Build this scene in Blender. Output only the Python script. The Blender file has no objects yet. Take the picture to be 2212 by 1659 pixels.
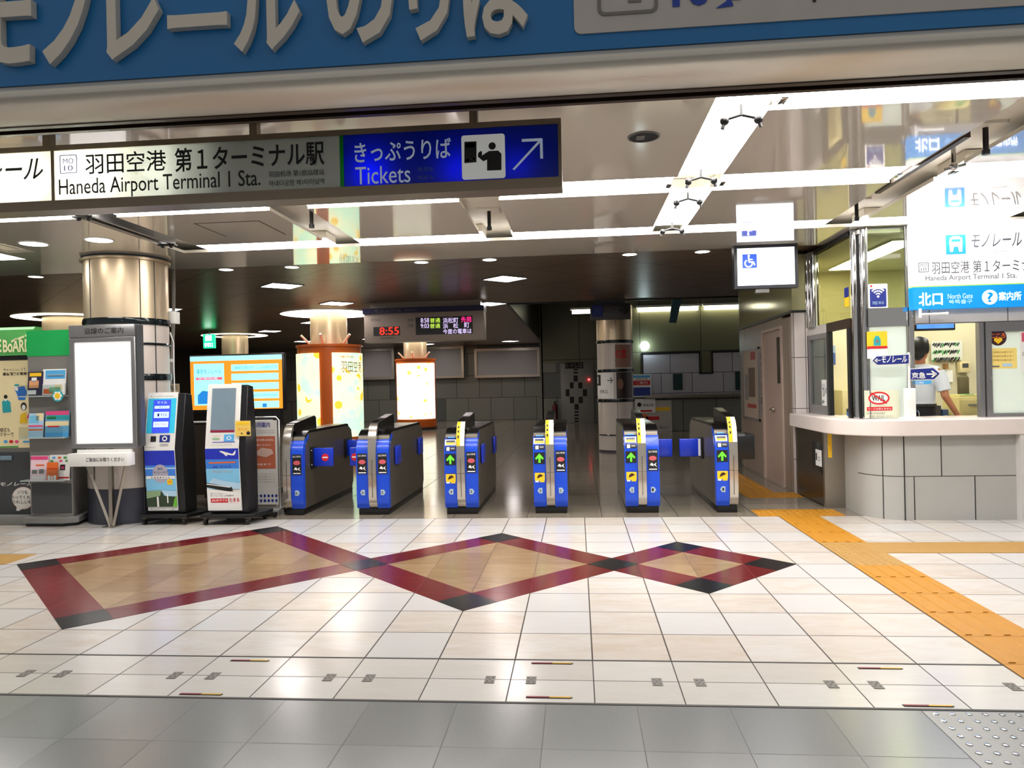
import bpy, bmesh, math, random
from mathutils import Vector, Matrix
S = bpy.context.scene
COL = S.collection
random.seed(4)
PI = math.pi
# ------------------------------------------------------------------ camera, world, exposure
F, YAW, ROLL, H = 1579.884, -0.0888521, -0.0223477, 1.431888
cam = bpy.data.cameras.new('camera')
cam.sensor_fit = 'HORIZONTAL'; cam.sensor_width = 36.0; cam.lens = 36.0 * F / 2212.0
cam.clip_start = 0.05; cam.clip_end = 200
camo = bpy.data.objects.new('camera', cam); COL.objects.link(camo)
_f = Vector((math.sin(YAW), math.cos(YAW), 0)); _r = Vector((math.cos(YAW), -math.sin(YAW), 0)); _u = _r.cross(_f)
RR = math.cos(ROLL) * _r + math.sin(ROLL) * _u; UU = -math.sin(ROLL) * _r + math.cos(ROLL) * _u
camo.matrix_world = Matrix(((RR.x, UU.x, -_f.x, 0), (RR.y, UU.y, -_f.y, 0), (RR.z, UU.z, -_f.z, H), (0, 0, 0, 1)))
S.camera = camo
S.view_settings.view_transform = 'Standard'; S.view_settings.look = 'None'
S.view_settings.gamma = 1.0; S.view_settings.exposure = 1.0; S.view_settings.use_curve_mapping = False
wd = bpy.data.worlds.new('world'); S.world = wd; wd.use_nodes = True
wd.node_tree.nodes['Background'].inputs[0].default_value = (1.0, 0.97, 0.93, 1)
wd.node_tree.nodes['Background'].inputs[1].default_value = 0.19
S.cycles.max_bounces = 7; S.cycles.diffuse_bounces = 3; S.cycles.glossy_bounces = 4; S.cycles.transparent_max_bounces = 12
S.cycles.sample_clamp_indirect = 6.0; S.cycles.caustics_reflective = False; S.cycles.caustics_refractive = False

def at(px, py, y):                      # photo pixel + depth -> world (x, z)
    d = RR * ((px - 1106) / F) - UU * ((py - 829.5) / F) + _f
    t = y / d.y
    return d.x * t, H + d.z * t
def rect(a, b, c, d, y):                # pixel rectangle (x0,y0,x1,y1) on the plane of depth y -> x0,x1,z0,z1
    my, mx = (b + d) / 2, (a + c) / 2
    return at(a, my, y)[0], at(c, my, y)[0], at(mx, d, y)[1], at(mx, b, y)[1]

# ------------------------------------------------------------------ materials
M = {}
def lin(c):
    return tuple(((v / 255) / 12.92 if v <= 10 else ((v / 255 + 0.055) / 1.055) ** 2.4) for v in c)
def new_mat(name):
    m = bpy.data.materials.new(name); m.use_nodes = True
    return m, m.node_tree, m.node_tree.nodes['Principled BSDF']
def mat(name, rgb, rough=0.5, metal=0.0, emit=0.0, noise=0.06, scale=9.0, coat=0.0, spec=0.5, ior=1.5):
    if name in M: return M[name]
    m, nt, b = new_mat(name); c = lin(rgb)
    tc = nt.nodes.new('ShaderNodeTexCoord'); nz = nt.nodes.new('ShaderNodeTexNoise'); nz.inputs['Scale'].default_value = scale
    nz.inputs['Detail'].default_value = 4
    nt.links.new(tc.outputs['Object'], nz.inputs['Vector'])
    mx = nt.nodes.new('ShaderNodeMix'); mx.data_type = 'RGBA'
    mx.inputs[6].default_value = (*[v * (1 - noise) for v in c], 1); mx.inputs[7].default_value = (*[min(1, v * (1 + noise)) for v in c], 1)
    nt.links.new(nz.outputs['Fac'], mx.inputs[0]); nt.links.new(mx.outputs[2], b.inputs['Base Color'])
    b.inputs['Roughness'].default_value = rough; b.inputs['Metallic'].default_value = metal
    b.inputs['Specular IOR Level'].default_value = spec; b.inputs['IOR'].default_value = ior
    b.inputs['Coat Weight'].default_value = coat; b.inputs['Coat Roughness'].default_value = 0.03
    if emit:
        nt.links.new(mx.outputs[2], b.inputs['Emission Color']); b.inputs['Emission Strength'].default_value = emit
    M[name] = m
    return m
def glass_mat(name, rgb, haze=0.0, ior=1.45):
    if name in M: return M[name]
    m, nt, b = new_mat(name); nt.nodes.remove(b); c = lin(rgb)
    out = nt.nodes['Material Output']; tr = nt.nodes.new('ShaderNodeBsdfTransparent'); gl = nt.nodes.new('ShaderNodeBsdfGlossy')
    tr.inputs[0].default_value = (*c, 1); gl.inputs['Roughness'].default_value = 0.02
    fr = nt.nodes.new('ShaderNodeFresnel'); fr.inputs[0].default_value = ior
    mx = nt.nodes.new('ShaderNodeMixShader'); nt.links.new(gl.outputs[0], mx.inputs[2])
    ge = nt.nodes.new('ShaderNodeNewGeometry'); k = NT(nt); nt.links.new(k.m('MULTIPLY', fr.outputs[0], k.m('SUBTRACT', 1.0, ge.outputs['Backfacing'])), mx.inputs[0])
    if haze:
        df = nt.nodes.new('ShaderNodeBsdfDiffuse'); df.inputs[0].default_value = (*c, 1); tl = nt.nodes.new('ShaderNodeBsdfTranslucent'); tl.inputs[0].default_value = (*c, 1)
        ad = nt.nodes.new('ShaderNodeMixShader'); ad.inputs[0].default_value = 0.5; nt.links.new(df.outputs[0], ad.inputs[1]); nt.links.new(tl.outputs[0], ad.inputs[2])
        m2 = nt.nodes.new('ShaderNodeMixShader'); m2.inputs[0].default_value = haze
        nt.links.new(tr.outputs[0], m2.inputs[1]); nt.links.new(ad.outputs[0], m2.inputs[2]); nt.links.new(m2.outputs[0], mx.inputs[1])
    else:
        nt.links.new(tr.outputs[0], mx.inputs[1])
    nt.links.new(mx.outputs[0], out.inputs[0])
    M[name] = m
    return m
def translucent_mat(name, rgb):
    if name in M: return M[name]
    m, nt, b = new_mat(name); c = lin(rgb)
    out = nt.nodes['Material Output']; tl = nt.nodes.new('ShaderNodeBsdfTranslucent'); tl.inputs[0].default_value = (*c, 1)
    nz = nt.nodes.new('ShaderNodeTexNoise'); nz.inputs['Scale'].default_value = 30; b.inputs['Base Color'].default_value = (*c, 1)
    b.inputs['Roughness'].default_value = 0.3
    mx = nt.nodes.new('ShaderNodeMixShader'); mx.inputs[0].default_value = 0.5
    nt.links.new(b.outputs[0], mx.inputs[1]); nt.links.new(tl.outputs[0], mx.inputs[2]); nt.links.new(mx.outputs[0], out.inputs[0])
    M[name] = m
    return m
class NT:                               # tiny node-math helper
    def __init__(s, nt): s.nt = nt
    def m(s, op, a, b=0.0, c=0.0):
        n = s.nt.nodes.new('ShaderNodeMath'); n.operation = op
        for i, v in enumerate((a, b, c)):
            if isinstance(v, (int, float)): n.inputs[i].default_value = v
            else: s.nt.links.new(v, n.inputs[i])
        return n.outputs[0]
    def mix(s, f, a, b):
        n = s.nt.nodes.new('ShaderNodeMix'); n.data_type = 'RGBA'
        for k, v in ((0, f), (6, a), (7, b)):
            if isinstance(v, (int, float)): n.inputs[k].default_value = v
            elif isinstance(v, tuple): n.inputs[k].default_value = (*v, 1)
            else: s.nt.links.new(v, n.inputs[k])
        return n.outputs[2]
def tile_mat(name, ca, cb, cgrout, tx, ty, ox, oy, gw, rough, axes='XY', vein=0.5, offset=0.0, stretch=(1.2, 4.0), odd=None, rot=0.0, spec=0.5, bump=0.0, cuts=None):
    m, nt, b = new_mat(name); k = NT(nt)
    tc = nt.nodes.new('ShaderNodeTexCoord'); sp = nt.nodes.new('ShaderNodeSeparateXYZ')
    src = tc.outputs['Object']
    if rot:
        mp = nt.nodes.new('ShaderNodeMapping'); mp.inputs['Rotation'].default_value = (0, 0, rot); nt.links.new(src, mp.inputs[0]); src = mp.outputs[0]
    nt.links.new(src, sp.inputs[0])
    U, V = sp.outputs[axes[0]], sp.outputs[axes[1]]
    v = k.m('DIVIDE', k.m('SUBTRACT', V, oy), ty); iv = k.m('FLOOR', v)
    u = k.m('DIVIDE', k.m('SUBTRACT', U, ox), tx)
    if offset: u = k.m('ADD', u, k.m('MULTIPLY', k.m('MODULO', iv, 2.0), offset))
    iu = k.m('FLOOR', u); fu = k.m('SUBTRACT', u, iu); fv = k.m('SUBTRACT', v, iv)
    du = k.m('MULTIPLY', k.m('MINIMUM', fu, k.m('SUBTRACT', 1.0, fu)), tx)
    dv = k.m('MULTIPLY', k.m('MINIMUM', fv, k.m('SUBTRACT', 1.0, fv)), ty)
    g = k.m('LESS_THAN', k.m('MINIMUM', du, dv), gw / 2)
    cx = nt.nodes.new('ShaderNodeCombineXYZ'); nt.links.new(iu, cx.inputs[0]); nt.links.new(iv, cx.inputs[1])
    wn = nt.nodes.new('ShaderNodeTexWhiteNoise'); wn.noise_dimensions = '3D'; nt.links.new(cx.outputs[0], wn.inputs['Vector'])
    mp2 = nt.nodes.new('ShaderNodeMapping'); mp2.inputs['Scale'].default_value = (stretch[0], stretch[1], stretch[0]); nt.links.new(tc.outputs['Object'], mp2.inputs[0])
    ad = nt.nodes.new('ShaderNodeVectorMath'); ad.operation = 'MULTIPLY_ADD'; nt.links.new(wn.outputs['Color'], ad.inputs[0]); ad.inputs[1].default_value = (9, 9, 9); nt.links.new(mp2.outputs[0], ad.inputs[2])
    nz = nt.nodes.new('ShaderNodeTexNoise'); nz.inputs['Scale'].default_value = 3.0; nz.inputs['Detail'].default_value = 7; nz.inputs['Roughness'].default_value = 0.65; nz.inputs['Distortion'].default_value = 0.6
    nt.links.new(ad.outputs[0], nz.inputs['Vector'])
    f = k.m('MULTIPLY_ADD', k.m('SUBTRACT', nz.outputs['Fac'], 0.5), vein * 3, k.m('MULTIPLY_ADD', k.m('SUBTRACT', wn.outputs['Value'], 0.5), 0.75, 0.42))
    f = k.m('MINIMUM', k.m('MAXIMUM', f, 0.0), 1.0)
    col = k.mix(f, lin(ca), lin(cb))
    if odd:                             # scattered tiles of another colour
        col = k.mix(k.m('MULTIPLY', k.m('GREATER_THAN', wn.outputs['Value'], odd[1]), odd[2]), col, lin(odd[0]))
    col = k.mix(g, col, lin(cgrout))
    nt.links.new(col, b.inputs['Base Color']); b.inputs['Roughness'].default_value = rough; b.inputs['Specular IOR Level'].default_value = spec
    rr = k.m('MULTIPLY_ADD', g, 0.5, k.m('MULTIPLY_ADD', nz.outputs['Fac'], 0.08, rough - 0.04)); nt.links.new(rr, b.inputs['Roughness'])
    bp = nt.nodes.new('ShaderNodeBump'); bp.inputs['Strength'].default_value = 0.25; bp.inputs['Distance'].default_value = 0.004
    nt.links.new(k.m('SUBTRACT', 1.0, g), bp.inputs['Height']); nt.links.new(bp.outputs[0], b.inputs['Normal'])
    M[name] = m
    return m

# ------------------------------------------------------------------ mesh builder
_tc = bpy.data.curves.new('scratch', 'FONT'); _to = bpy.data.objects.new('scratch', _tc); COL.objects.link(_to)
_tc.resolution_u = 3
class MB:
    def __init__(s, m=None):
        s.bm = bmesh.new(); s.mats = []; s.mi = 0
        if m: s.use(m)
    def use(s, m):
        if m not in s.mats: s.mats.append(m)
        s.mi = s.mats.index(m); return s
    def face(s, vs):
        try: f = s.bm.faces.new(vs)
        except ValueError: return None
        f.material_index = s.mi; return f
    def poly(s, pts):
        return s.face([s.bm.verts.new(p) for p in pts])
    def box(s, x0, x1, y0, y1, z0, z1, bev=0.0, seg=2):
        v = [s.bm.verts.new(p) for p in ((x0, y0, z0), (x1, y0, z0), (x1, y1, z0), (x0, y1, z0), (x0, y0, z1), (x1, y0, z1), (x1, y1, z1), (x0, y1, z1))]
        fs = [s.face([v[i] for i in q]) for q in ((3, 2, 1, 0), (4, 5, 6, 7), (0, 1, 5, 4), (1, 2, 6, 5), (2, 3, 7, 6), (3, 0, 4, 7))]
        if bev:
            es = list({e for f in fs for e in f.edges})
            r = bmesh.ops.bevel(s.bm, geom=es, offset=bev, segments=seg, affect='EDGES', profile=0.5, clamp_overlap=True)
            for f in r['faces']: f.material_index = s.mi
        return s
    def prism(s, pts, a0, a1, ax='y'):  # pts: 2D outline; ax: extrusion axis
        def P(p, a): return {'y': (p[0], a, p[1]), 'z': (p[0], p[1], a), 'x': (a, p[0], p[1])}[ax]
        A = [s.bm.verts.new(P(p, a0)) for p in pts]; B = [s.bm.verts.new(P(p, a1)) for p in pts]
        s.face(A); s.face(B[::-1]); n = len(pts)
        for i in range(n): s.face([A[i], A[(i + 1) % n], B[(i + 1) % n], B[i]])
        return s
    def ring(s, outer, inner, a0, a1, ax='y'):  # hollow prism between two outlines with as many points
        def P(p, a): return {'y': (p[0], a, p[1]), 'z': (p[0], p[1], a), 'x': (a, p[0], p[1])}[ax]
        L = [[s.bm.verts.new(P(p, a)) for p in q] for q, a in ((outer, a0), (inner, a0), (inner, a1), (outer, a1))]
        n = len(outer)
        for j in range(4):
            for i in range(n): s.face([L[j][i], L[j][(i + 1) % n], L[(j + 1) % 4][(i + 1) % n], L[(j + 1) % 4][i]])
        return s
    def frame(s, x0, x1, y0, y1, z0, z1, t):
        return s.ring([(x0, z0), (x1, z0), (x1, z1), (x0, z1)], [(x0 + t, z0 + t), (x1 - t, z0 + t), (x1 - t, z1 - t), (x0 + t, z1 - t)], y0, y1)
    def tube(s, p0, p1, r0, r1=None, n=14):
        return s.path([p0, p1], [r0, r0 if r1 is None else r1], n)
    def path(s, pts, rs, n=12):
        pts = [Vector(p) for p in pts]
        if isinstance(rs, (int, float)): rs = [rs] * len(pts)
        rings = []; up = None
        for i, p in enumerate(pts):
            t = (pts[min(i + 1, len(pts) - 1)] - pts[max(i - 1, 0)]).normalized()
            if up is None: up = Vector((0, 0, 1)) if abs(t.z) < 0.9 else Vector((0, 1, 0))
            a = t.cross(up).normalized(); b2 = a.cross(t).normalized(); up = b2
            rings.append([s.bm.verts.new(p + rs[i] * (math.cos(2 * PI * j / n) * a + math.sin(2 * PI * j / n) * b2)) for j in range(n)])
        for i in range(len(rings) - 1):
            for j in range(n): s.face([rings[i][j], rings[i][(j + 1) % n], rings[i + 1][(j + 1) % n], rings[i + 1][j]])
        s.face(rings[0][::-1]); s.face(rings[-1]); return s
    def lathe(s, prof, cx, cy, n=48, a0=0.0, a1=2 * PI):
        full = abs(a1 - a0 - 2 * PI) < 1e-6; cnt = n if full else n + 1
        rows = []
        for r, z in prof:
            if r < 1e-6: rows.append([s.bm.verts.new((cx, cy, z))] * cnt)
            else: rows.append([s.bm.verts.new((cx + r * math.cos(a0 + (a1 - a0) * j / n), cy + r * math.sin(a0 + (a1 - a0) * j / n), z)) for j in range(cnt)])
        for i in range(len(rows) - 1):
            for j in range(n):
                q = [rows[i][j], rows[i][(j + 1) % cnt], rows[i + 1][(j + 1) % cnt], rows[i + 1][j]]
                u = []
                for w in q:
                    if w not in u: u.append(w)
                if len(u) > 2: s.face(u)
        return s
    def ball(s, c, rx, ry=None, rz=None, n=16, m=10):
        ry = ry or rx; rz = rz or rx
        o = len(s.bm.verts)
        rows = [[s.bm.verts.new((c[0] + rx * math.sin(PI * i / m) * math.cos(2 * PI * j / n), c[1] + ry * math.sin(PI * i / m) * math.sin(2 * PI * j / n), c[2] + rz * math.cos(PI * i / m))) for j in range(n)] for i in range(1, m)]
        t = s.bm.verts.new((c[0], c[1], c[2] + rz)); b = s.bm.verts.new((c[0], c[1], c[2] - rz))
        for j in range(n):
            s.face([t, rows[0][j], rows[0][(j + 1) % n]]); s.face([b, rows[-1][(j + 1) % n], rows[-1][j]])
            for i in range(m - 2): s.face([rows[i][j], rows[i + 1][j], rows[i + 1][(j + 1) % n], rows[i][(j + 1) % n]])
        return s
    def card(s, x0, x1, z0, z1, y, m, t=0.003, r=0.0):   # thin plate facing the viewer (-y)
        s.use(m)
        if r: return s.prism(rrect(x0, x1, z0, z1, r), y, y + t)
        return s.box(x0, x1, y, y + t, z0, z1)
    def disc(s, cx, cz, r, y, m, t=0.002, n=28, rz=None):
        s.use(m); rz = rz or r
        return s.prism([(cx + r * math.cos(2 * PI * i / n), cz + rz * math.sin(2 * PI * i / n)) for i in range(n)], y, y + t)
    def text(s, st, R, y, m, bold=0.0, ext=0.0, shear=0.0, fmap=None, keep=False):
        """writes st to fill the rectangle R=(x0,x1,z0,z1) on the plane y, facing the viewer; fmap maps (u,v) elsewhere"""
        s.use(m); _tc.body = st; _tc.offset = bold; _tc.shear = shear; _tc.extrude = ext
        dg = bpy.context.evaluated_depsgraph_get(); ev = _to.evaluated_get(dg); me = ev.to_mesh()
        if not len(me.vertices): ev.to_mesh_clear(); return s
        xs = [v.co.x for v in me.vertices]; ys = [v.co.y for v in me.vertices]
        ax, bx, ay, by = min(xs), max(xs), min(ys), max(ys)
        x0, x1, z0, z1 = R
        sx = (x1 - x0) / max(1e-6, bx - ax); sz = (z1 - z0) / max(1e-6, by - ay)
        if keep: sx = sz = min(sx, sz)
        vs = []
        for v in me.vertices:
            u, w = x0 + (v.co.x - ax) * sx, z0 + (v.co.y - ay) * sz
            p = fmap(u, w) if fmap else (u, y - v.co.z if ext else y, w)
            vs.append(s.bm.verts.new(p))
        for p in me.polygons: s.face([vs[i] for i in p.vertices])
        ev.to_mesh_clear(); return s
    def build(s, name, root=None, local=False, smooth=38, bev=0.0, recalc=True):
        if recalc: bmesh.ops.recalc_face_normals(s.bm, faces=s.bm.faces)
        if root is not None and not local: bmesh.ops.translate(s.bm, verts=s.bm.verts, vec=-Vector(root.location))
        me = bpy.data.meshes.new(name); s.bm.to_mesh(me); s.bm.free()
        for m in s.mats: me.materials.append(m)
        if smooth:
            for p in me.polygons: p.use_smooth = True
            me.set_sharp_from_angle(angle=math.radians(smooth))
        o = bpy.data.objects.new(name, me); COL.objects.link(o)
        if root is not None: o.parent = root
        if bev:
            bm_ = o.modifiers.new('bevel', 'BEVEL'); bm_.width = bev; bm_.segments = 2; bm_.limit_method = 'ANGLE'; bm_.angle_limit = math.radians(50)
        return o
def rrect(x0, x1, z0, z1, r, n=5):
    out = []
    for cx, cz, a in ((x1 - r, z0 + r, -PI / 2), (x1 - r, z1 - r, 0), (x0 + r, z1 - r, PI / 2), (x0 + r, z0 + r, PI)):
        for i in range(n + 1): out.append((cx + r * math.cos(a + PI / 2 * i / n), cz + r * math.sin(a + PI / 2 * i / n)))
    return out
def tag(o, label, cat, group=None):
    o['label'] = label; o['category'] = cat
    if group: o['group'] = group
    return o
def thing(name, label, cat, loc=(0, 0, 0), group=None, rz=0.0):
    o = bpy.data.objects.new(name, None); COL.objects.link(o); o.empty_display_size = 0.1
    o.location = loc; o.rotation_euler = (0, 0, rz)
    return tag(o, label, cat, group)
def struct(o):
    o['kind'] = 'structure'; return o
def dup(root, loc, label, group=None):
    r = root.copy(); COL.objects.link(r); r.location = loc; r['label'] = label
    if group: r['group'] = group
    for ch in list(root.children):
        c = ch.copy(); COL.objects.link(c); c.parent = r
        for g in list(ch.children):
            d = g.copy(); COL.objects.link(d); d.parent = c
    return r
ORD = ['first', 'second', 'third', 'fourth', 'fifth', 'sixth', 'seventh', 'eighth', 'ninth', 'tenth']

# common materials
WHITE = mat('white_paint', (235, 235, 232), 0.4)
PAPER = mat('white_paper', (240, 240, 238), 0.5)
BLACK = mat('black_plastic', (16, 16, 18), 0.35)
GREY = mat('grey_paint', (120, 120, 118), 0.5)
DKGREY = mat('dark_grey_panel', (66, 68, 72), 0.5)
INK = mat('black_ink', (18, 18, 20), 0.6)
RED = mat('red_print', (205, 25, 35), 0.5)
BLUE = mat('sign_blue_print', (20, 40, 130), 0.5)
SKY = mat('sky_blue_print', (80, 170, 230), 0.5)
CYAN = mat('cyan_print', (50, 205, 245), 0.45)
YELLOW = mat('yellow_print', (245, 200, 30), 0.5)
ORANGE = mat('orange_print', (235, 110, 40), 0.5)
PINK = mat('pink_print', (235, 80, 140), 0.5)
GREEN = mat('green_print', (60, 150, 70), 0.5)
CREAM = mat('cream_print', (245, 228, 180), 0.5)
CHROME = mat('chrome', (205, 205, 205), 0.07, 1.0, noise=0.02)
STEEL = mat('brushed_steel', (165, 158, 148), 0.32, 1.0, scale=40)
STEELD = mat('dark_brushed_steel', (112, 104, 94), 0.38, 1.0, scale=40)
ALU = mat('aluminium_frame', (150, 150, 152), 0.35, 0.8)
BROWN = mat('dark_brown_metal', (58, 42, 30), 0.4, 0.4)
LAMP = mat('lamp_white', (255, 251, 246), 0.5, emit=9.0, noise=0)

# ------------------------------------------------------------------ floor
X0, Y0, G = 0.047, 3.784, 0.4            # tile grid origin and pitch
def gx(i): return X0 + G * i
def gy(j): return Y0 + G * j
T_MAIN = tile_mat('marble_tile', (200, 197, 194), (184, 167, 149), (58, 50, 44), G, G, X0, Y0, 0.008, 0.2, vein=0.5, spec=0.36, odd=((197, 198, 200), 0.62, 0.75))
T_BAND = tile_mat('threshold_tile', (204, 202, 199), (188, 182, 175), (52, 44, 40), G * 1, 0.257, X0, 3.27, 0.006, 0.18, vein=0.3)
T_GRAN = tile_mat('grey_granite', (132, 134, 134), (117, 119, 119), (88, 89, 89), 0.4, 0.4, 0.23, 2.86, 0.004, 0.2, vein=0.25, stretch=(30, 30))
T_HALL = tile_mat('hall_stone', (136, 127, 114), (112, 102, 90), (52, 47, 42), 0.8, 0.8, 0.23, 7.784, 0.008, 0.13, vein=0.35, odd=((132, 122, 110), 0.7, 0.5))
T_BEIGE = tile_mat('beige_marble', (156, 130, 98), (130, 102, 72), (86, 66, 46), G, G, X0, Y0, 0.005, 0.2, vein=0.5, spec=0.4)
T_RED = tile_mat('red_granite', (108, 28, 32), (88, 20, 25), (96, 38, 38), G, G, X0, Y0, 0.003, 0.2, vein=0.4, stretch=(14, 14), spec=0.35)
T_BLK = mat('black_granite', (24, 24, 27), 0.22, scale=60, noise=0.3, spec=0.3)
def slab(name, x0, x1, y0, y1, m, zt=0.0, zb=-0.06):
    return struct(MB(m).box(x0, x1, y0, y1, zb, zt).build(name, smooth=0))
slab('floor_concourse', -9, 9, -6, 3.262, T_GRAN)
slab('floor_threshold', -9, 9, 3.278, 3.776, T_BAND)
slab('floor', -9, 9, 3.788, 7.784, T_MAIN)
slab('floor_hall', -15, 9, 7.784, 31, T_HALL)
struct(MB(mat('dark_joint', (38, 34, 32), 0.5)).box(-9, 9, 3.262, 3.278, -0.06, 0.002).box(-9, 9, 3.776, 3.788, -0.06, 0.002).build('trim_1', smooth=0))
def dia(cx, cy, r): return [(gx(cx - r), gy(cy)), (gx(cx), gy(cy - r)), (gx(cx + r), gy(cy)), (gx(cx), gy(cy + r))]
red, beige, blk = MB(T_RED), MB(T_BEIGE), MB(T_BLK)
for cx, r in ((-8, 4), (-2, 3), (2, 2)):
    red.ring(dia(cx, 5, r), dia(cx, 5, r - 1), -0.01, 0.0015, 'z')
    beige.prism(dia(cx, 5, r - 1), -0.01, 0.0015, 'z')
for cx, cy in ((-11.5, 5), (-8, 1.5), (-8, 8.5), (-4.5, 5), (-2, 7.5), (-2, 2.5), (0.5, 5), (2, 6.5), (2, 3.5), (3.5, 5)):
    blk.prism(dia(cx, cy, 0.5), -0.01, 0.0025, 'z')
struct(red.build('trim_2', smooth=0)); struct(beige.build('trim_3', smooth=0)); struct(blk.build('trim_4', smooth=0))

# tactile paving
TAC = mat('tactile_yellow', (178, 122, 22), 0.5, noise=0.12, scale=14)
TACP = mat('pale_tactile_yellow', (166, 128, 66), 0.5, noise=0.12, scale=14)
def tactile(name, x0, x1, y0, y1, kind, label, m=TAC, joints=()):
    b = MB(m)
    ys = [y0] + list(joints) + [y1]
    for a, c in zip(ys, ys[1:]): b.box(x0, x1, a + 0.002, c - 0.002, -0.01, 0.004)
    if kind == 'bars':
        n = 4
        for k in range(n):
            xc = x0 + (k + 0.5) * (x1 - x0) / n
            for a, c in zip(ys, ys[1:]): b.prism([(xc - 0.022, 0.003), (xc + 0.022, 0.003), (xc + 0.014, 0.009), (xc - 0.014, 0.009)], a + 0.015, c - 0.015)
    elif kind == 'dots':
        p = 0.0667
        for i in range(int((x1 - x0) / p)):
            for j in range(int((y1 - y0) / p)):
                cx, cy = x0 + (i + 0.5) * p, y0 + (j + 0.5) * p
                b.lathe([(0.016, 0.003), (0.012, 0.008), (0, 0.008)], cx, cy, 8)
    return tag(b.build(name, smooth=30), label, 'tactile paving', 'yellow tactile paving strips')
tactile('tactile_paving', 2.05, 2.45, 3.3, 5.735, 'bars', 'long yellow strip of ridged tactile paving running towards the right edge of the floor', joints=[3.784 + .4 * k for k in range(5)])
tactile('tactile_paving', 2.05, 2.45, 5.735, 6.53, 'dots', 'square of dotted yellow tactile paving where two strips meet', TACP, joints=[6.135])
tactile('tactile_paving', 2.05, 2.45, 6.53, 7.78, 'bars', 'ridged yellow tactile strip between the dotted junction and the ticket gates', joints=[6.935, 7.335])
tactile('tactile_paving', 1.85, 2.72, 7.78, 8.18, 'dots', 'yellow dotted tactile cross strip beside the rightmost gate and the steel panel')
tactile('tactile_paving', 2.45, 7.0, 6.135, 6.53, 'flat', 'tan tactile strip running across the white tiles in front of the counter', TACP)
tactile('tactile_paving', 2.0, 2.42, 9.0, 11.4, 'bars', 'yellow tactile strip beyond the gates along the right wall', joints=[9.4, 9.8, 10.2, 10.6, 11.0])
tactile('tactile_paving', 2.42, 2.67, 9.0, 9.4, 'dots', 'short yellow tactile piece beyond the gates at the foot of the wall')
x_, y_ = -5.0, 5.78
tactile('tactile_paving', -8.2, -4.86, 5.78, 6.15, 'flat', 'end of a tan tactile strip at the left edge of the tiled floor', TACP)
# steel studs tile on the concourse
b = MB(mat('stud_plate', (140, 140, 138), 0.35, 0.3)); b.box(1.43, 2.25, 2.45, 3.25, -0.02, 0.002); b.use(CHROME)
for i in range(12):
    for j in range(12): b.lathe([(0.014, 0.0015), (0.011, 0.006), (0, 0.007)], 1.475 + 0.066 * i, 2.5 + 0.066 * j, 8)
tag(b.build('tactile_plate'), 'grey tactile plate with round metal studs in the concourse floor', 'tactile paving')
# hatch plates and bar marks of the shutter threshold
PLATE = mat('worn_steel_plate', (110, 106, 102), 0.5, 0.5, scale=60, noise=0.3)
first = None; k = 0
names_ = ['leftmost', 'second', 'third', 'fourth', 'fifth', 'sixth', 'seventh', 'eighth', 'ninth', 'tenth', 'eleventh', 'twelfth', 'rightmost']
for i in (-7, -5, -3, -1, 1, 3, 5):
    for s_ in (-0.1, 0.1):
        if i == 5 and s_ > 0: continue
        lab = '%s small square steel plate from the left along the white floor strip' % names_[k]
        if k in (0, 12): lab = '%s small square steel plate in the white floor strip' % names_[k]
        loc = (gx(i) + s_, 3.52, 0.0)
        if first is None:
            pl = thing('floor_plate', lab, 'floor plate', loc, 'steel plates in the floor strip'); first = pl
            bb = MB(PLATE).box(-0.024, 0.024, -0.042, 0.042, -0.01, 0.003, 0.001); bb.build('plate', pl, local=True, smooth=0)
            bb = MB(BLACK)
            for u, v in ((-.012, -.02), (.012, -.02), (-.012, .02), (.012, .02), (0, 0)): bb.lathe([(0.005, 0.0028), (0.005, 0.0036), (0, 0.0036)], u, v, 8)
            bb.build('screw', pl, local=True)
        else: dup(first, loc, lab)
        k += 1
first = None
BRASS = mat('brass_inlay', (200, 160, 50), 0.4, 0.3); MAROON = mat('maroon_inlay', (128, 28, 44), 0.45)
for n_, (xc, yc) in enumerate(((-1.755, 3.725), (-0.16, 3.735), (1.445, 3.72), (-1.8, 3.305), (-0.16, 3.33), (1.48, 3.305))):
    row = 'rear' if n_ < 3 else 'front'
    lab = '%s maroon and yellow bar in the %s edge of the white floor strip' % (('left', 'middle', 'right')[n_ % 3], row)
    if first is None:
        r = thing('floor_marker', lab, 'floor marker', (xc, yc, 0), 'maroon and yellow bars in the floor strip'); first = r
        MB(BLACK).prism([(-.105, -.010), (.1, -.010), (.108, 0), (.1, .010), (-.105, .010)], -0.008, 0.002, 'z').build('base', r, local=True, smooth=0)
        MB(MAROON).box(-.1, 0, -.006, .006, 0, 0.004).build('maroon_half', r, local=True, smooth=0)
        MB(BRASS).box(0.002, .1, -.006, .006, 0, 0.004).build('yellow_half', r, local=True, smooth=0)
    else: dup(first, (xc, yc, 0), lab)

# ------------------------------------------------------------------ ceilings
ZC, ZD = 2.95, 3.0
CEIL = mat('cream_enamel_ceiling', (240, 234, 222), 0.06, 0.0, coat=1.0, spec=0.9, ior=1.75, noise=0.03, scale=1.5)
CHAN = mat('channel_paint', (226, 220, 206), 0.4)
XC = [-5.86, -4.1, -2.4, -0.775, 0.945, 2.65, 4.4]; HW = 0.165     # centres of the recessed channels along the depth
YS = [(3.5, 3.95), (4.26, 5.55), (6.0, 7.31), (7.68, 8.65)]       # panel rows between the cross troughs
edges = [-15.0]
for c in XC: edges += [c - HW, c + HW]
edges.append(9.0)
cb = MB(CEIL)
for i in range(0, len(edges), 2):
    for y0, y1 in YS: cb.box(edges[i], edges[i + 1], y0, y1, ZC, ZC + 0.03)
for c in XC: cb.box(c - HW, c + HW, 7.68, 8.65, ZC, ZC + 0.03)
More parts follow.
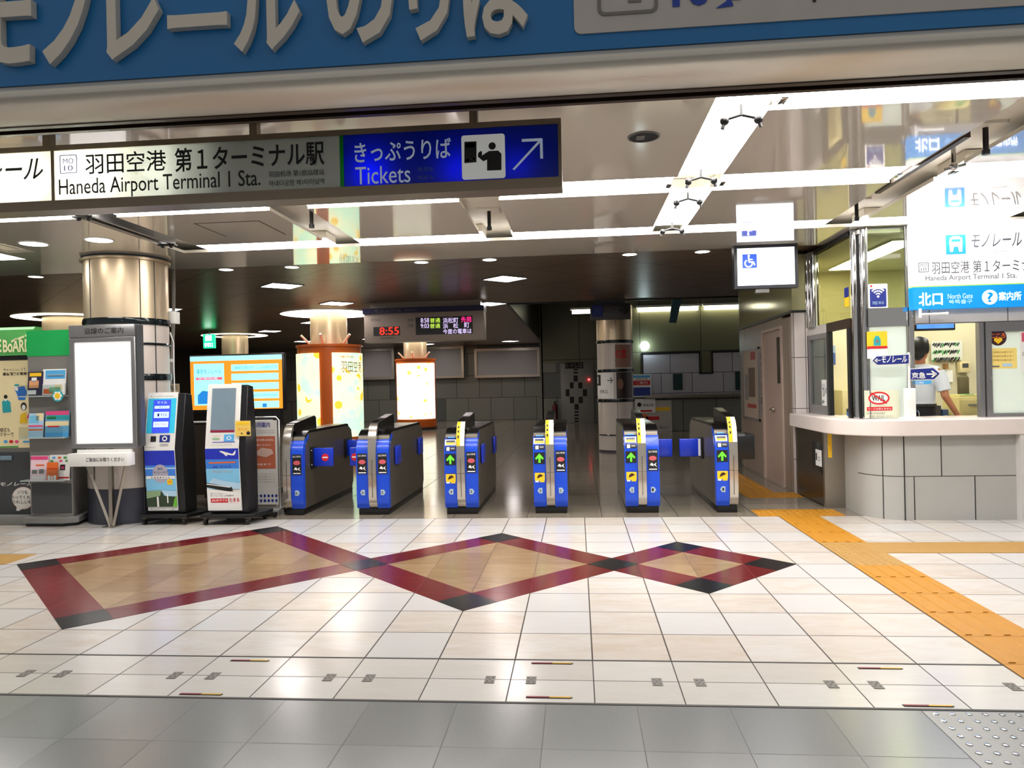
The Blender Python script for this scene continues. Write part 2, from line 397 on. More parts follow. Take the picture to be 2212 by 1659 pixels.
cb.box(edges[0], XC[4] - HW, 3.95, 4.26, ZC, ZC + 0.03); cb.box(-6.12, XC[1] - HW, 7.31, 7.68, ZC, ZC + 0.03)
struct(cb.build('ceiling', smooth=0))
struct(MB(CHAN).box(-15, 9, 3.5, 8.65, ZC + 0.11, ZC + 0.14).build('ceiling_channel', smooth=0))
struct(MB(CEIL).box(-15, 9, 8.65, 8.69, ZC, ZD + 0.05).build('trim_5', smooth=0))
# access hatch in the white ceiling
hb = MB(mat('hatch_gap', (88, 76, 62), 0.6))
hx0, hz = -3.35, ZC - 0.001
for a, c in (((-3.42, 6.95), (-3.42, 6.35)), ((-3.42, 6.35), (-2.82, 6.35)), ((-2.82, 6.35), (-2.82, 6.95))):
    hb.box(min(a[0], c[0]) - .006, max(a[0], c[0]) + .006, min(a[1], c[1]) - .006, max(a[1], c[1]) + .006, hz - .002, hz + .006)
struct(hb.build('trim_6', smooth=0))
# hall ceiling: dark slatted panels
m, nt, bs = new_mat('dark_slat_ceiling'); kk = NT(nt)
tc = nt.nodes.new('ShaderNodeTexCoord'); mp = nt.nodes.new('ShaderNodeMapping'); mp.inputs['Rotation'].default_value = (0, 0, PI / 4); nt.links.new(tc.outputs['Object'], mp.inputs[0])
sp = nt.nodes.new('ShaderNodeSeparateXYZ'); nt.links.new(mp.outputs[0], sp.inputs[0]); sq = nt.nodes.new('ShaderNodeSeparateXYZ'); nt.links.new(tc.outputs['Object'], sq.inputs[0])
def frac_line(v, period, wd_, off=0.0):
    f = kk.m('FRACT', kk.m('DIVIDE', kk.m('ADD', v, off), period)); return kk.m('LESS_THAN', f, wd_ / period)
ln = kk.m('MAXIMUM', frac_line(sp.outputs['X'], 1.2, 0.035, 0.3), kk.m('MAXIMUM', frac_line(sp.outputs['Y'], 1.2, 0.035, 0.5), frac_line(sq.outputs['Y'], 1.7, 0.03, 0.35)))
sl = frac_line(sq.outputs['Y'], 0.1, 0.018)
nz = nt.nodes.new('ShaderNodeTexNoise'); nz.inputs['Scale'].default_value = 0.7; nt.links.new(tc.outputs['Object'], nz.inputs['Vector'])
c0 = kk.mix(nz.outputs['Fac'], lin((98, 82, 68)), lin((124, 104, 86))); c1 = kk.mix(kk.m('MULTIPLY', sl, 0.5), c0, lin((42, 33, 26))); c2 = kk.mix(ln, c1, lin((18, 12, 8)))
nt.links.new(c2, bs.inputs['Base Color']); bs.inputs['Roughness'].default_value = 0.3; bs.inputs['Specular IOR Level'].default_value = 0.45
DKCEIL = m
struct(MB(DKCEIL).box(-15, -1.3, 8.69, 31, ZD, ZD + 0.05).box(-1.3, 9, 8.69, 14.2, ZD, ZD + 0.05).build('ceiling_hall', smooth=0))
struct(MB(mat('upper_hall_ceiling', (96, 92, 74), 0.6)).box(-1.3, 9, 14.2, 31, 4.3, 4.35).build('ceiling_upper', smooth=0))
struct(MB(BLACK).box(-1.34, 9, 14.16, 14.22, 2.98, 3.5).box(-1.34, -1.28, 14.2, 31, 2.98, 4.3).build('trim_7', smooth=0))

# fluorescent troughs
n_l = 0
def trough(x0, x1, y0, y1, label, brackets=True):
    r = thing('trough_light', label, 'ceiling light', ((x0 + x1) / 2, (y0 + y1) / 2, ZC), 'fluorescent trough lights in the white ceiling')
    MB(LAMP).box(x0, x1, y0, y1, ZC + 0.012, ZC + 0.03).build('diffuser', r, smooth=0)
    t = MB(CHAN); t.box(x0, x1, y0, y1, ZC + 0.03, ZC + 0.105); t.build('tray', r, smooth=0)
    if brackets:
        for x in (x0 + 0.02, x1 - 0.02): MB(CHROME).box(x - 0.02, x + 0.02, (y0 + y1) / 2 - 0.05, (y0 + y1) / 2 + 0.05, ZC - 0.012, ZC + 0.012, 0.004).build('end_bracket', r)
    return r
for i in range(6):
    a, c = XC[i] + HW + 0.02, XC[i + 1] - HW - 0.02
    trough(a, c, 5.57, 5.98, '%s bright fluorescent strip of the row above the hanging station sign' % (['leftmost', 'second', 'third', 'fourth', 'fifth', 'rightmost'][i] + (' from the left' if 0 < i < 5 else '')))
for i in range(6):
    a, c = XC[i] + HW - 0.02, XC[i + 1] - HW + 0.02
    if i == 0: a, c = -7.4, -6.15
    trough(a, c, 7.34, 7.65, '%s bright fluorescent strip of the rear row nearest the ticket gates' % (['leftmost', 'second', 'third', 'fourth', 'fifth', 'rightmost'][i] + (' from the left' if 0 < i < 5 else '')), False)
trough(XC[4] + HW + 0.02, XC[5] - HW, 3.97, 4.24, 'fluorescent strip close behind the steel beam at upper right')
trough(XC[5] + HW, XC[6] - HW, 3.97, 4.24, 'fluorescent strip behind the steel beam at the far upper right corner')
for y0, y1, w in ((3.97, 5.55, 'front'), (6.0, 7.31, 'rear')):
    trough(XC[4] - HW + 0.01, XC[4] + HW - 0.01, y0, y1, 'wide bright strip light running towards the gates, %s half' % w, False)
# dark twin brackets on the wide strip light
first = None
for n_, (xc, yc) in enumerate(((0.945, 4.18), (0.93, 5.42), (0.93, 6.05), (0.95, 7.2))):
    lab = 'dark twin-armed lamp bracket under the wide strip light, %s from the front' % ORD[n_]
    if first is None:
        r = thing('lamp_bracket', lab, 'bracket', (xc, yc, ZC), 'twin-armed brackets on the wide strip light'); first = r
        MB(BLACK).tube((0, 0, 0.014), (0, 0, -0.05), 0.01).build('stem', r, local=True)
        for s_ in (-1, 1):
            MB(BLACK).path([(0, 0, -0.045), (s_ * 0.075, 0, -0.065), (s_ * 0.092, 0, -0.08), (s_ * 0.105, 0, -0.12)], [0.009, 0.009, 0.009, 0.011]).build('arm', r, local=True)
            MB(BLACK).ball((s_ * 0.092, 0, -0.075), 0.026, 0.026, 0.026).build('joint', r, local=True)
    else: dup(first, (xc, yc, ZC), lab)
# hanging rods in the unlit channels
first = None
for n_, (xc, yc, w) in enumerate(((-2.33, 6.35, 'above the tickets sign'), (-0.78, 6.75, 'in the middle of the white ceiling'), (2.6, 7.0, 'left of the white north gate sign'), (2.70, 5.05, 'at the upper right edge of the photo'))):
    lab = 'short dark rod hanging from a ceiling channel %s' % w
    z_ = ZC + 0.11
    if first is None:
        r = thing('hanging_rod', lab, 'rod', (xc, yc, z_), 'rods hanging from the ceiling channels'); first = r
        MB(BLACK).tube((0, 0, 0), (0, 0, -0.17), 0.017).build('rod', r, local=True)
        MB(BLACK).tube((0, 0, -0.165), (0, 0, -0.195), 0.024).build('tip', r, local=True)
        MB(CHAN).box(-0.1, 0.1, -0.09, 0.13, -0.02, 0.0).build('plate', r, local=True, smooth=0)
    else: dup(first, (xc, yc, z_), lab)
# long track in the left channel and in the right channel
r = thing('curtain_track', 'long thin metal track under the ceiling channel at upper left', 'track', (-4.1, 6.5, ZC))
MB(ALU).box(-4.15, -4.12, 5.75, 7.1, ZC - 0.03, ZC + 0.11).box(-4.06, -4.03, 5.75, 7.1, ZC - 0.03, ZC + 0.11).build('rail', r, smooth=0)
for y in (5.8, 7.05): MB(BLACK).box(-4.18, -4.0, y - 0.03, y + 0.03, ZC - 0.045, ZC - 0.03).ball((-4.14, y, ZC - .05), 0.02).ball((-4.05, y, ZC - .05), 0.02).build('end_clamp', r)
r = thing('curtain_track', 'brown metal track along the slanting ceiling channel at upper right', 'track', (2.52, 5.8, ZC))
MB(BROWN).box(2.49, 2.53, 4.9, 6.3, ZC - 0.012, ZC + 0.11).build('rail', r, smooth=0)
r = thing('sprinkler_pipe', 'small chrome bracket in the slanting ceiling channel at upper right', 'bracket', (2.72, 5.5, ZC + 0.11))
MB(CHROME).tube((2.72, 5.5, ZC + .11), (2.72, 5.5, ZC - .02), 0.016).ball((2.72, 5.5, ZC - 0.03), 0.03).tube((2.66, 5.5, ZC - .05), (2.8, 5.5, ZC - .02), 0.012).build('head', r)

# downlights
DL = mat('downlight_glow', (255, 250, 240), 0.5, emit=16.0, noise=0)
def downlight(x, y, z, r_, lab, m, grp, first):
    if first is not None: return dup(first, (x, y, z), lab)
    r = thing('downlight', lab, 'ceiling light', (x, y, z), grp)
    MB(WHITE).ring([(r_ * 1.15 * math.cos(t), r_ * 1.15 * math.sin(t)) for t in [2 * PI * i / 32 for i in range(32)]], [(r_ * math.cos(t), r_ * math.sin(t)) for t in [2 * PI * i / 32 for i in range(32)]], -0.006, 0.01, 'z').build('trim_ring', r, local=True)
    MB(m).lathe([(0, -0.003), (r_, -0.003)], 0, 0, 32).build('lens', r, local=True)
    return r
f1 = downlight(-5.41, 6.9, ZC, 0.12, 'round downlight in the white ceiling left of the beige column', DL, 'downlights in the white ceiling', None)
downlight(-4.68, 6.85, ZC, 0.12, 'round downlight in the white ceiling in front of the beige column', DL, None, f1)
DL2 = mat('hall_downlight_glow', (255, 248, 242), 0.5, emit=9.0, noise=0)
f2 = None
for i, x in enumerate((-7.13, -4.5, -3.62, -1.93, -1.06, 0.68, 1.56)):
    f2_ = downlight(x, 9.12, ZD, 0.085, '%s small round downlight from the left in the dark hall ceiling' % ORD[i], DL2, 'downlights along the front of the dark ceiling', f2); f2 = f2 or f2_
r = thing('dark_downlight', 'round dark recessed opening in the white ceiling right of the tickets sign', 'recess', (0.445, 4.6, ZC))  # dark downlight hole, closed by a flat black disc
MB(GREY).ring([(0.445 + .1 * math.cos(t), 4.6 + .1 * math.sin(t)) for t in [2 * PI * i / 32 for i in range(32)]], [(0.445 + .09 * math.cos(t), 4.6 + .09 * math.sin(t)) for t in [2 * PI * i / 32 for i in range(32)]], ZC - 0.006, ZC + 0.01, 'z').build('trim_ring', r)
MB(BLACK).lathe([(0, ZC - .004), (0.09, ZC - .004)], 0.445, 4.6, 32).build('opening', r)
g = MB(ALU); g.box(0.40, 0.45, 4.56, 4.64, ZC - 0.008, ZC - 0.003).build('inner_plate', r)
r = thing('ceiling_vent', 'small round grille in the white ceiling left of the beige column', 'vent', (-5.6, 7.95, ZC))
v = MB(GREY).lathe([(0.06, ZC + .002), (0.06, ZC - .006), (0, ZC - .006)], -5.6, 7.95, 24); v.use(BLACK)
for i in range(4): v.box(-5.64, -5.56, 7.92 + i * .018, 7.928 + i * .018, ZC - .0075, ZC - .006)
v.build('grille', r)
# square lamps of the dark ceiling, turned 45 degrees
PANEL = mat('panel_lamp', (255, 244, 240), 0.5, emit=15.0, noise=0)
f3 = None
for (x, y, w) in ((-4.42, 10.72, 'left of the big one over the gates'), (-1.03, 10.8, 'nearest the middle, over the gates'), (-4.4, 13.2, 'in front of the front orange pillar'), (-1.66, 14.1, 'right of the departure board'), (-7.75, 13.25, 'just right of the beige column'),
                  (-6.2, 16.9, 'beside the neck of the front orange pillar'), (-4.6, 17.2, 'under the departure board, left'), (-3.1, 19.6, 'under the departure board, right'), (-8.2, 19.0, 'far back above the orange screen'), (-9.0, 23.5, 'far back behind the front orange pillar, left'), (-6.6, 23.2, 'far back between the two orange pillars'), (-3.6, 23.6, 'far back right of the rear orange pillar'), (-2.4, 26.6, 'above the wide blank billboard'), (-5.6, 27.0, 'above the middle blank billboard'), (-8.4, 27.2, 'above the left blank billboard')):
    lab = 'square lamp set diagonally in the dark ceiling %s' % w
    if f3 is None:
        r = thing('panel_lamp', lab, 'ceiling light', (x, y, ZD), 'diagonal square lamps in the dark ceiling', PI / 4); f3 = r
        MB(PANEL).box(-0.23, 0.23, -0.23, 0.23, -0.008, -0.002).build('diffuser', r, local=True, smooth=0)
        MB(ALU).ring([(-.25, -.25), (.25, -.25), (.25, .25), (-.25, .25)], [(-.23, -.23), (.23, -.23), (.23, .23), (-.23, .23)], -0.012, 0.0, 'z').build('frame', r, local=True, smooth=0)
    else: dup(f3, (x, y, ZD), lab)

# ------------------------------------------------------------------ walls of the hall
W_GREY = tile_mat('grey_wall_tile', (128, 130, 122), (114, 117, 109), (52, 52, 48), 0.92, 0.9, 0.2, 0.0, 0.02, 0.25, axes='XZ', vein=0.15, offset=0.5, odd=((74, 80, 80), 0.8, 0.7))
W_OLIVE = tile_mat('olive_wall', (112, 112, 88), (100, 100, 78), (56, 54, 44), 1.7, 3.0, 0.1, 2.25, 0.02, 0.3, axes='XZ', vein=0.1)
W_RIGHT = tile_mat('beige_wall_panel', (150, 132, 118), (136, 120, 106), (70, 58, 50), 1.2, 3.0, 9.6, 0.0, 0.008, 0.3, axes='YZ', vein=0.1)
W_OLIVER = tile_mat('olive_glass_fascia', (176, 174, 132), (160, 160, 120), (90, 88, 66), 1.6, 3.0, 9.4, 0.0, 0.006, 0.1, axes='YZ', vein=0.1)
W_WHITE = tile_mat('white_wall_tile', (190, 186, 196), (178, 174, 186), (60, 58, 64), 0.86, 0.57, 0.05, 0.5, 0.016, 0.25, axes='XZ', vein=0.1, offset=0.3)
def wall(name, *bx):
    b = MB(bx[0][0])
    for m_, *q in bx: b.use(m_); b.box(*q)
    return struct(b.build(name, smooth=0))
wall('wall_back', (W_GREY, -15, -1.2, 29.3, 29.5, 0, 3.0))
wall('wall_left', (mat('dark_side_wall', (70, 66, 58), 0.5), -15.2, -15, 7.8, 29.5, 0, 3.0))
wall('wall_middle', (W_GREY, -1.25, 0.95, 26, 26.2, 0, 2.15), (W_OLIVE, -1.25, 0.95, 26, 26.2, 2.15, 4.3), (W_GREY, -1.3, -1.2, 26, 29.5, 0, 4.3))
wall('wall_far', (W_GREY, 0.9, 9, 21, 21.2, 0, 0.98), (W_WHITE, 1.87, 3.44, 20.99, 21.2, 1.03, 2.18), (W_WHITE, 3.44, 3.81, 20.99, 21.2, 1.03, 1.62), (W_WHITE, 3.81, 9, 20.99, 21.2, 1.03, 2.18),
     (W_OLIVE, 0.9, 9, 21.01, 21.2, 1.0, 4.3), (W_GREY, 0.9, 0.95, 21, 26.2, 0, 4.3),
     (BLACK, 1.83, 3.48, 20.98, 21.2, 2.18, 2.24), (BLACK, 3.77, 9, 20.98, 21.2, 2.18, 2.24), (BLACK, 1.83, 1.88, 20.98, 21.2, 1.6, 2.2), (BLACK, 3.43, 3.47, 20.98, 21.2, 1.62, 2.2), (BLACK, 3.78, 3.82, 20.98, 21.2, 1.62, 2.2), (BLACK, 3.43, 3.82, 20.98, 21.2, 1.59, 1.64),
     (mat('dark_green_tile', (24, 56, 58), 0.3), 2.7, 2.96, 20.97, 21.2, 1.16, 1.62), (M['dark_green_tile'], 4.42, 4.62, 20.97, 21.2, 1.12, 1.64))
wall('trim_8', (STEEL, 1.9, 9, 20.75, 21.0, 0.95, 1.03))
# right wall, between the hall and the staff rooms
wall('wall_right', (W_RIGHT, 2.69, 2.85, 9.4, 9.86, 0, 2.2), (W_RIGHT, 2.69, 2.85, 10.92, 12.3, 0, 2.26), (W_RIGHT, 2.69, 2.85, 9.86, 10.92, 2.1, 2.26), (W_OLIVER, 2.68, 2.85, 9.4, 12.3, 2.26, 3.4),
     (BLACK, 2.665, 2.85, 9.38, 12.3, 2.235, 2.27), (W_GREY, 2.69, 9, 12.3, 12.4, 0, 3.4))
WT = tile_mat('pale_pillar_tile', (214, 206, 204), (206, 198, 196), (60, 54, 52), 0.14, 0.63, 2.68, 0.42, 0.008, 0.2, axes='XZ', vein=0.1)
wall('wall_pier', (WT, 2.67, 2.97, 9.32, 9.4, 0, 2.24), (W_OLIVER, 2.67, 2.97, 9.33, 9.4, 2.26, 2.96), (BLACK, 2.66, 2.97, 9.31, 9.4, 2.235, 2.265))

# ------------------------------------------------------------------ columns
BEIGEM = mat('beige_column_metal', (216, 196, 166), 0.32, 0.65, noise=0.04, scale=3)
PALE = mat('pale_column_panel', (206, 196, 188), 0.28, 0.1, noise=0.04, scale=3)
NAVY = mat('dark_column_base', (58, 60, 72), 0.4)
RINGM = mat('dark_glossy_ring', (26, 34, 38), 0.12, 0.3)
def full_column(label, cx, cy, r, top, rings, base, gold, seams=(), group='round station columns'):
    o = thing('column', label, 'column', (cx, cy, 0), group)
    MB(NAVY).lathe([(0, 0), (r, 0), (r, base), (0, base)], cx, cy, 64).build('base_band', o)
    MB(PALE).lathe([(r - .004, base), (r - .004, gold)], cx, cy, 64).build('shaft', o)
    MB(BEIGEM).lathe([(r, gold), (r, top)], cx, cy, 64).build('upper_shaft', o)
    for z_, h in rings:
        MB(RINGM).lathe([(r - .01, z_ - h), (r + .012, z_ - h), (r + .018, z_), (r + .012, z_ + h), (r - .01, z_ + h)], cx, cy, 64).build('ring', o)
    s_ = MB(DKGREY)
    for a in seams:
        s_.box(cx + r * math.cos(a) - .004, cx + r * math.cos(a) + .004, cy + r * math.sin(a) - .004, cy + r * math.sin(a) + .004, 0.02, top)
    if seams: s_.build('seam', o)
    return o
c1 = full_column('big round beige column at left behind the display board', -5.11, 7.95, 0.435, 2.94, ((2.22, 0.035), (1.97, 0.012), (1.6, 0.035)), 0.385, 2.22, (math.radians(-40), math.radians(-18), math.radians(-112)))
MB(BEIGEM).lathe([(0.44, 2.895), (0.465, 2.9), (0.465, 2.925), (0.44, 2.93)], -5.11, 7.95, 64).build('capital_ring', c1)
MB(DKGREY).lathe([(0.45, 2.93), (0.45, 2.955)], -5.11, 7.95, 64).build('shadow_gap', c1)
full_column('beige column far left behind the green header boards', -10.4, 14.2, 0.47, 3.0, ((2.2, .03),), 0.4, 2.2)
full_column('slim beige column far behind the orange screen', -9.75, 20.2, 0.36, 3.0, ((2.2, .03),), 0.4, 2.2)
pr = full_column('grey round column with posters in the middle of the dark hall', 0.79, 15.3, 0.37, 3.0, ((2.25, .03), (1.66, .03), (1.05, .03), (.35, .01)), 0.04, 2.25, (math.radians(-88),))
# posters wrapped round it
def wrap(cx, cy, r, a0, a1, z0, z1, m, b, n=10):
    b.use(m); return b.lathe([(r, z0), (r, z1)], cx, cy, n, math.radians(a0), math.radians(a1))
def wrapmap(cx, cy, r, ac):             # text coordinates -> round the column
    return lambda u, w: (cx + r * math.cos(math.radians(ac) + u / r), cy + r * math.sin(math.radians(ac) + u / r), w)
WD = mat('dark_portrait_print', (44, 32, 30), 0.4); SKIN_P = mat('portrait_tone', (110, 70, 52), 0.5); BROWNP = mat('faded_brown_print', (150, 110, 95), 0.5)
b = MB(); wrap(.79, 15.3, .378, -170, -98, 1.09, 1.62, PAPER, b); wrap(.79, 15.3, .38, -168, -145, 1.36, 1.58, INK, b)
b.use(PAPER); wrap(.79, 15.3, .382, -166, -158, 1.4, 1.54, PAPER, b)
b.text('→', (-.02, .1, 1.40, 1.52), 0, INK, fmap=wrapmap(.79, 15.3, .382, -115)); b.text('改札口', (-.12, .08, 1.2, 1.27), 0, INK, fmap=wrapmap(.79, 15.3, .382, -130))
tag(b.build('poster'), 'white poster with a black arrow on the grey round column', 'poster')
b = MB(); wrap(.79, 15.3, .378, -90, -30, 1.09, 1.62, WD, b); b.use(SKIN_P); b.prism([(.79 + .08 + .06 * math.cos(t), 1.38 + .11 * math.sin(t)) for t in [2 * PI * i / 20 for i in range(20)]], 14.915, 14.93)
tag(b.build('poster'), 'dark portrait poster on the grey round column', 'poster')
b = MB(); wrap(.79, 15.3, .378, -92, -34, 1.72, 2.18, BROWNP, b); b.text('の旅', (-.14, .1, 1.9, 2.1), 0, RED, fmap=wrapmap(.79, 15.3, .381, -70), bold=.02)
tag(b.build('poster'), 'faded brownish poster high on the grey round column', 'poster')
# orange illuminated pillars
ORG = mat('orange_cladding', (206, 98, 28), 0.35, noise=0.05)
def map_mat(name, ca, cb, cy, es, sc):
    m, nt, b = new_mat(name); k = NT(nt); tc = nt.nodes.new('ShaderNodeTexCoord')
    n1 = nt.nodes.new('ShaderNodeTexNoise'); n1.inputs['Scale'].default_value = sc; nt.links.new(tc.outputs['Object'], n1.inputs['Vector'])
    vo = nt.nodes.new('ShaderNodeTexVoronoi'); vo.inputs['Scale'].default_value = sc * 1.6; nt.links.new(tc.outputs['Object'], vo.inputs['Vector'])
    spot = k.m('MULTIPLY', k.m('LESS_THAN', vo.outputs['Distance'], 0.3), k.m('GREATER_THAN', n1.outputs['Fac'], 0.5))
    rp = k.m('MINIMUM', k.m('MAXIMUM', k.m('MULTIPLY_ADD', n1.outputs['Fac'], 4.0, -1.5), 0.0), 1.0)
    col = k.mix(spot, k.mix(rp, lin(ca), lin(cb)), lin(cy))
    nt.links.new(col, b.inputs['Emission Color']); nt.links.new(col, b.inputs['Base Color']); b.inputs['Emission Strength'].default_value = es; b.inputs['Roughness'].default_value = 0.2
    M[name] = m; return m
MAPA = map_mat('lit_map_panel', (200, 250, 215), (255, 252, 200), (250, 205, 60), 0.5, 2.0)
MAPB = map_mat('bright_lit_map_panel', (255, 255, 235), (255, 254, 225), (250, 225, 90), 0.85, 2.6)
RINGG = mat('ring_light_glow', (255, 246, 220), 0.5, emit=3.0, noise=0)
def orange_pillar(label, cx, cy, panels, zp, m, top=2.28):
    o = thing('illuminated_pillar', label, 'pillar', (cx, cy, 0), 'orange illuminated pillars')
    MB(BEIGEM).lathe([(0.38, top - .1), (0.38, 3.0)], cx, cy, 48).build('upper_shaft', o)
    MB(mat('lead_base', (62, 50, 44), 0.4)).lathe([(0, 0), (0.67, 0), (0.67, 0.09), (.6, .09)], cx, cy, 48).build('base', o)
    MB(ORG).lathe([(0.655, 0.09), (0.655, top), (0.68, top), (0.68, top + .05), (0.38, top + .05)], cx, cy, 64).build('cladding', o)
    for a0, a1 in panels:
        b = MB(m); b.lathe([(0.66, zp[0]), (0.685, zp[0]), (0.685, zp[1]), (0.66, zp[1])], cx, cy, 24, math.radians(a0), math.radians(a1))
        p = b.build('lit_map_panel', o)
    for a in (-150, -88, -25):
        ca, sa = math.cos(math.radians(a)), math.sin(math.radians(a))
        MB(PALE).tube((cx + .4 * ca, cy + .4 * sa, top + .08), (cx + .58 * ca, cy + .58 * sa, top + .26), 0.025).build('lamp_arm', o)
    r = thing('ring_light', 'bright ring of light in the dark ceiling round the neck of the %s' % label.split(' with')[0], 'ceiling light', (cx, cy, ZD), 'ring lights round the pillars')
    MB(RINGG).lathe([(0.40, ZD - .004), (0.98, ZD - .004)], cx, cy, 48).build('glow_ring', r)
    MB(DKGREY).lathe([(0.98, ZD - .01), (1.04, ZD - .01), (1.04, ZD - .003)], cx, cy, 48).build('rim', r)
    return o
o1 = orange_pillar('front orange pillar with two lit yellow map panels', -5.2, 15.05, ((-151, -88), (-67, 20)), (0.42, 2.15), MAPA)
b = MB(); wm = wrapmap(-5.2, 15.05, 0.69, -35)
b.text('羽田空港', (-.2, .38, 1.75, 1.98), 0, mat('dull_orange_print', (200, 130, 50), .5), fmap=wm); b.text('案内図', (-.2, .1, 2.04, 2.09), 0, ORANGE, fmap=wm)
b.build('lettering', o1)
o2 = orange_pillar('rear orange pillar with one white glowing map panel', -5.33, 23.9, ((-142, -14),), (0.36, 2.18), MAPB)
r = thing('ring_light', 'thin ring of light at the ceiling round the slim far column', 'ceiling light', (-9.75, 20.2, ZD), 'ring lights round the pillars')
MB(RINGG).lathe([(0.6, ZD - .004), (0.9, ZD - .004)], -9.75, 20.2, 40).build('glow_ring', r)
r = thing('ring_light', 'band of light at the ceiling round the far left beige column', 'ceiling light', (-10.4, 14.2, ZD), 'ring lights round the pillars')
MB(RINGG).lathe([(0.65, ZD - .004), (1.0, ZD - .004)], -10.4, 14.2, 40).build('glow_ring', r)

# ------------------------------------------------------------------ things in the hall
# departure board
BOARD = mat('board_housing', (172, 158, 146), 0.4); LEDB = mat('led_black', (10, 6, 12), 0.3)
LR = mat('led_red', (255, 40, 24), 0.5, emit=1.3, noise=0); LW = mat('led_white', (225, 205, 255), 0.5, emit=.6, noise=0)
LG = mat('led_green', (190, 230, 80), 0.5, emit=.6, noise=0); LP = mat('led_pink', (255, 40, 130), 0.5, emit=.9, noise=0)
o = thing('departure_board', 'hanging departure board showing 8:55 and train rows in coloured lights', 'departure board', (-2.8, 13.45, 3.0))
yb = 13.3
MB(BOARD).box(-3.92, -1.68, yb, yb + .35, 2.26, 2.80, 0.01).build('housing', o)
MB(BOARD).box(-3.82, -1.74, yb + .06, yb + .3, 2.88, 3.0).build('ceiling_mount', o)
b = MB(mat('board_header_blue', (28, 26, 76), 0.3)).box(-3.94, -1.67, yb - .02, yb + .36, 2.79, 2.89); b.build('header', o)
b = MB(); b.text('モノレール', (-3.72, -3.2, 2.81, 2.87), yb - .023, mat('dim_white_print', (120, 115, 130), .5)); b.text('MONORAIL', (-3.15, -2.9, 2.82, 2.855), yb - .023, M['dim_white_print']); b.build('lettering', o)
b = MB(LEDB); R = rect(807, 706, 864, 725, yb); b.box(R[0], R[1], yb - .006, yb + .01, R[2], R[3]); p = b.build('clock_display', o, smooth=0)
b = MB(); b.text('8:55', rect(820, 707, 862, 723, yb), yb - .009, LR, bold=.0); b.build('clock_digits', o)
b = MB(LEDB); R = rect(898, 684, 1021, 722, yb); b.box(R[0], R[1], yb - .006, yb + .01, R[2], R[3]); b.build('led_display', o, smooth=0)
b = MB()
for st, q, m in (('8:58', (909, 687, 927, 697), LW), ('9:03', (909, 699, 927, 709), LW), ('普通', (929, 687, 951, 697), LG), ('普通', (929, 699, 951, 709), LG), ('浜松町', (957, 686, 990, 698), LW), ('先発', (996, 684, 1019, 696), LP),
                 ('浜', (957, 699, 968, 710), LW), ('松', (979, 698, 990, 709), LW), ('町', (1003, 697, 1014, 708), LW), ('今度の電車は', (957, 710, 1019, 721), LW)):
    b.text(st, rect(*q, yb), yb - .009, m, bold=.004)
b.build('led_rows', o)
b = MB()
for st, q in (('のりば', (802, 688, 822, 694)), ('現在時刻', (822, 728, 850, 733)), ('先発', (880, 688, 894, 695)), ('次発', (880, 700, 894, 707))): b.text(st, rect(*q, yb), yb - .003, DKGREY)
b.build('captions', o)
# arrow sign in front of the grey column
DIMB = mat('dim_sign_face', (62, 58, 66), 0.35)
o = thing('direction_sign', 'dim hanging sign with blue square and right arrow before the grey column', 'sign', (0.7, 14.0, 3.0))
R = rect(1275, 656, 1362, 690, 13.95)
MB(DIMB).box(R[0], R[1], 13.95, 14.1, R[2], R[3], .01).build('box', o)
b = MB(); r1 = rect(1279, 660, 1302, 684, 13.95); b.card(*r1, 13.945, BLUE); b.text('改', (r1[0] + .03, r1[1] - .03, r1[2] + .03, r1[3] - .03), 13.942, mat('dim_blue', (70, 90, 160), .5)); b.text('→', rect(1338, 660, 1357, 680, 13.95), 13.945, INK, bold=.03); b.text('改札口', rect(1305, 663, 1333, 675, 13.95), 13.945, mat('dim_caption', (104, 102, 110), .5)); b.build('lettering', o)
MB(DKGREY).box(R[0] + .1, R[1] - .1, 14.0, 14.06, R[3], 3.0).build('hanger', o)
# blank billboards on the back wall
SCR = mat('blank_screen', (170, 168, 168), 0.35)
for (q, lab) in (((780, 752, 852, 820), 'left blank grey billboard, half behind the front orange pillar'), ((918, 748, 1002, 817), 'middle blank grey billboard beside the rear orange pillar'), ((1025, 752, 1166, 815), 'wide blank grey billboard right of the middle on the back wall')):
    x0, x1, z0, z1 = rect(*q, 29)
    o = thing('billboard', lab, 'billboard', ((x0 + x1) / 2, 29.3, z0), 'blank billboards on the back wall')
    MB(STEEL).ring([(x0, z0), (x1, z0), (x1, z1), (x0, z1)], [(x0 + .1, z0 + .1), (x1 - .1, z0 + .1), (x1 - .1, z1 - .1), (x0 + .1, z1 - .1)], 28.95, 29.3).build('frame', o, smooth=0)
    MB(SCR).box(x0 + .1, x1 - .1, 29.0, 29.25, z0 + .1, z1 - .1).build('blank_face', o, smooth=0)
# checkered door panel
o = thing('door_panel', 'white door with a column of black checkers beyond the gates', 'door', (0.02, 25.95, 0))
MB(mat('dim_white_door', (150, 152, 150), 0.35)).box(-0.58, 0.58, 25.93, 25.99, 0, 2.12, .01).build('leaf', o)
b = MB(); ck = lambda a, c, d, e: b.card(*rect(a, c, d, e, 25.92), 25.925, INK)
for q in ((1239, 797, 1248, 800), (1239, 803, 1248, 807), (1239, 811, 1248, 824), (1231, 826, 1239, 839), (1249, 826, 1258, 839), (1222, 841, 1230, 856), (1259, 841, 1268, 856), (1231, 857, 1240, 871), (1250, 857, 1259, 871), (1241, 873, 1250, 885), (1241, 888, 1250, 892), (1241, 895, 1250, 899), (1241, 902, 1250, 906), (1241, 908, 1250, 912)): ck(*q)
ck(1221, 783, 1260, 796); b.text('トイレロ', rect(1224, 785, 1257, 794, 25.92), 25.92, mat('dim_white_letter', (150, 150, 150), .5)); b.build('checker_pattern', o, smooth=0)
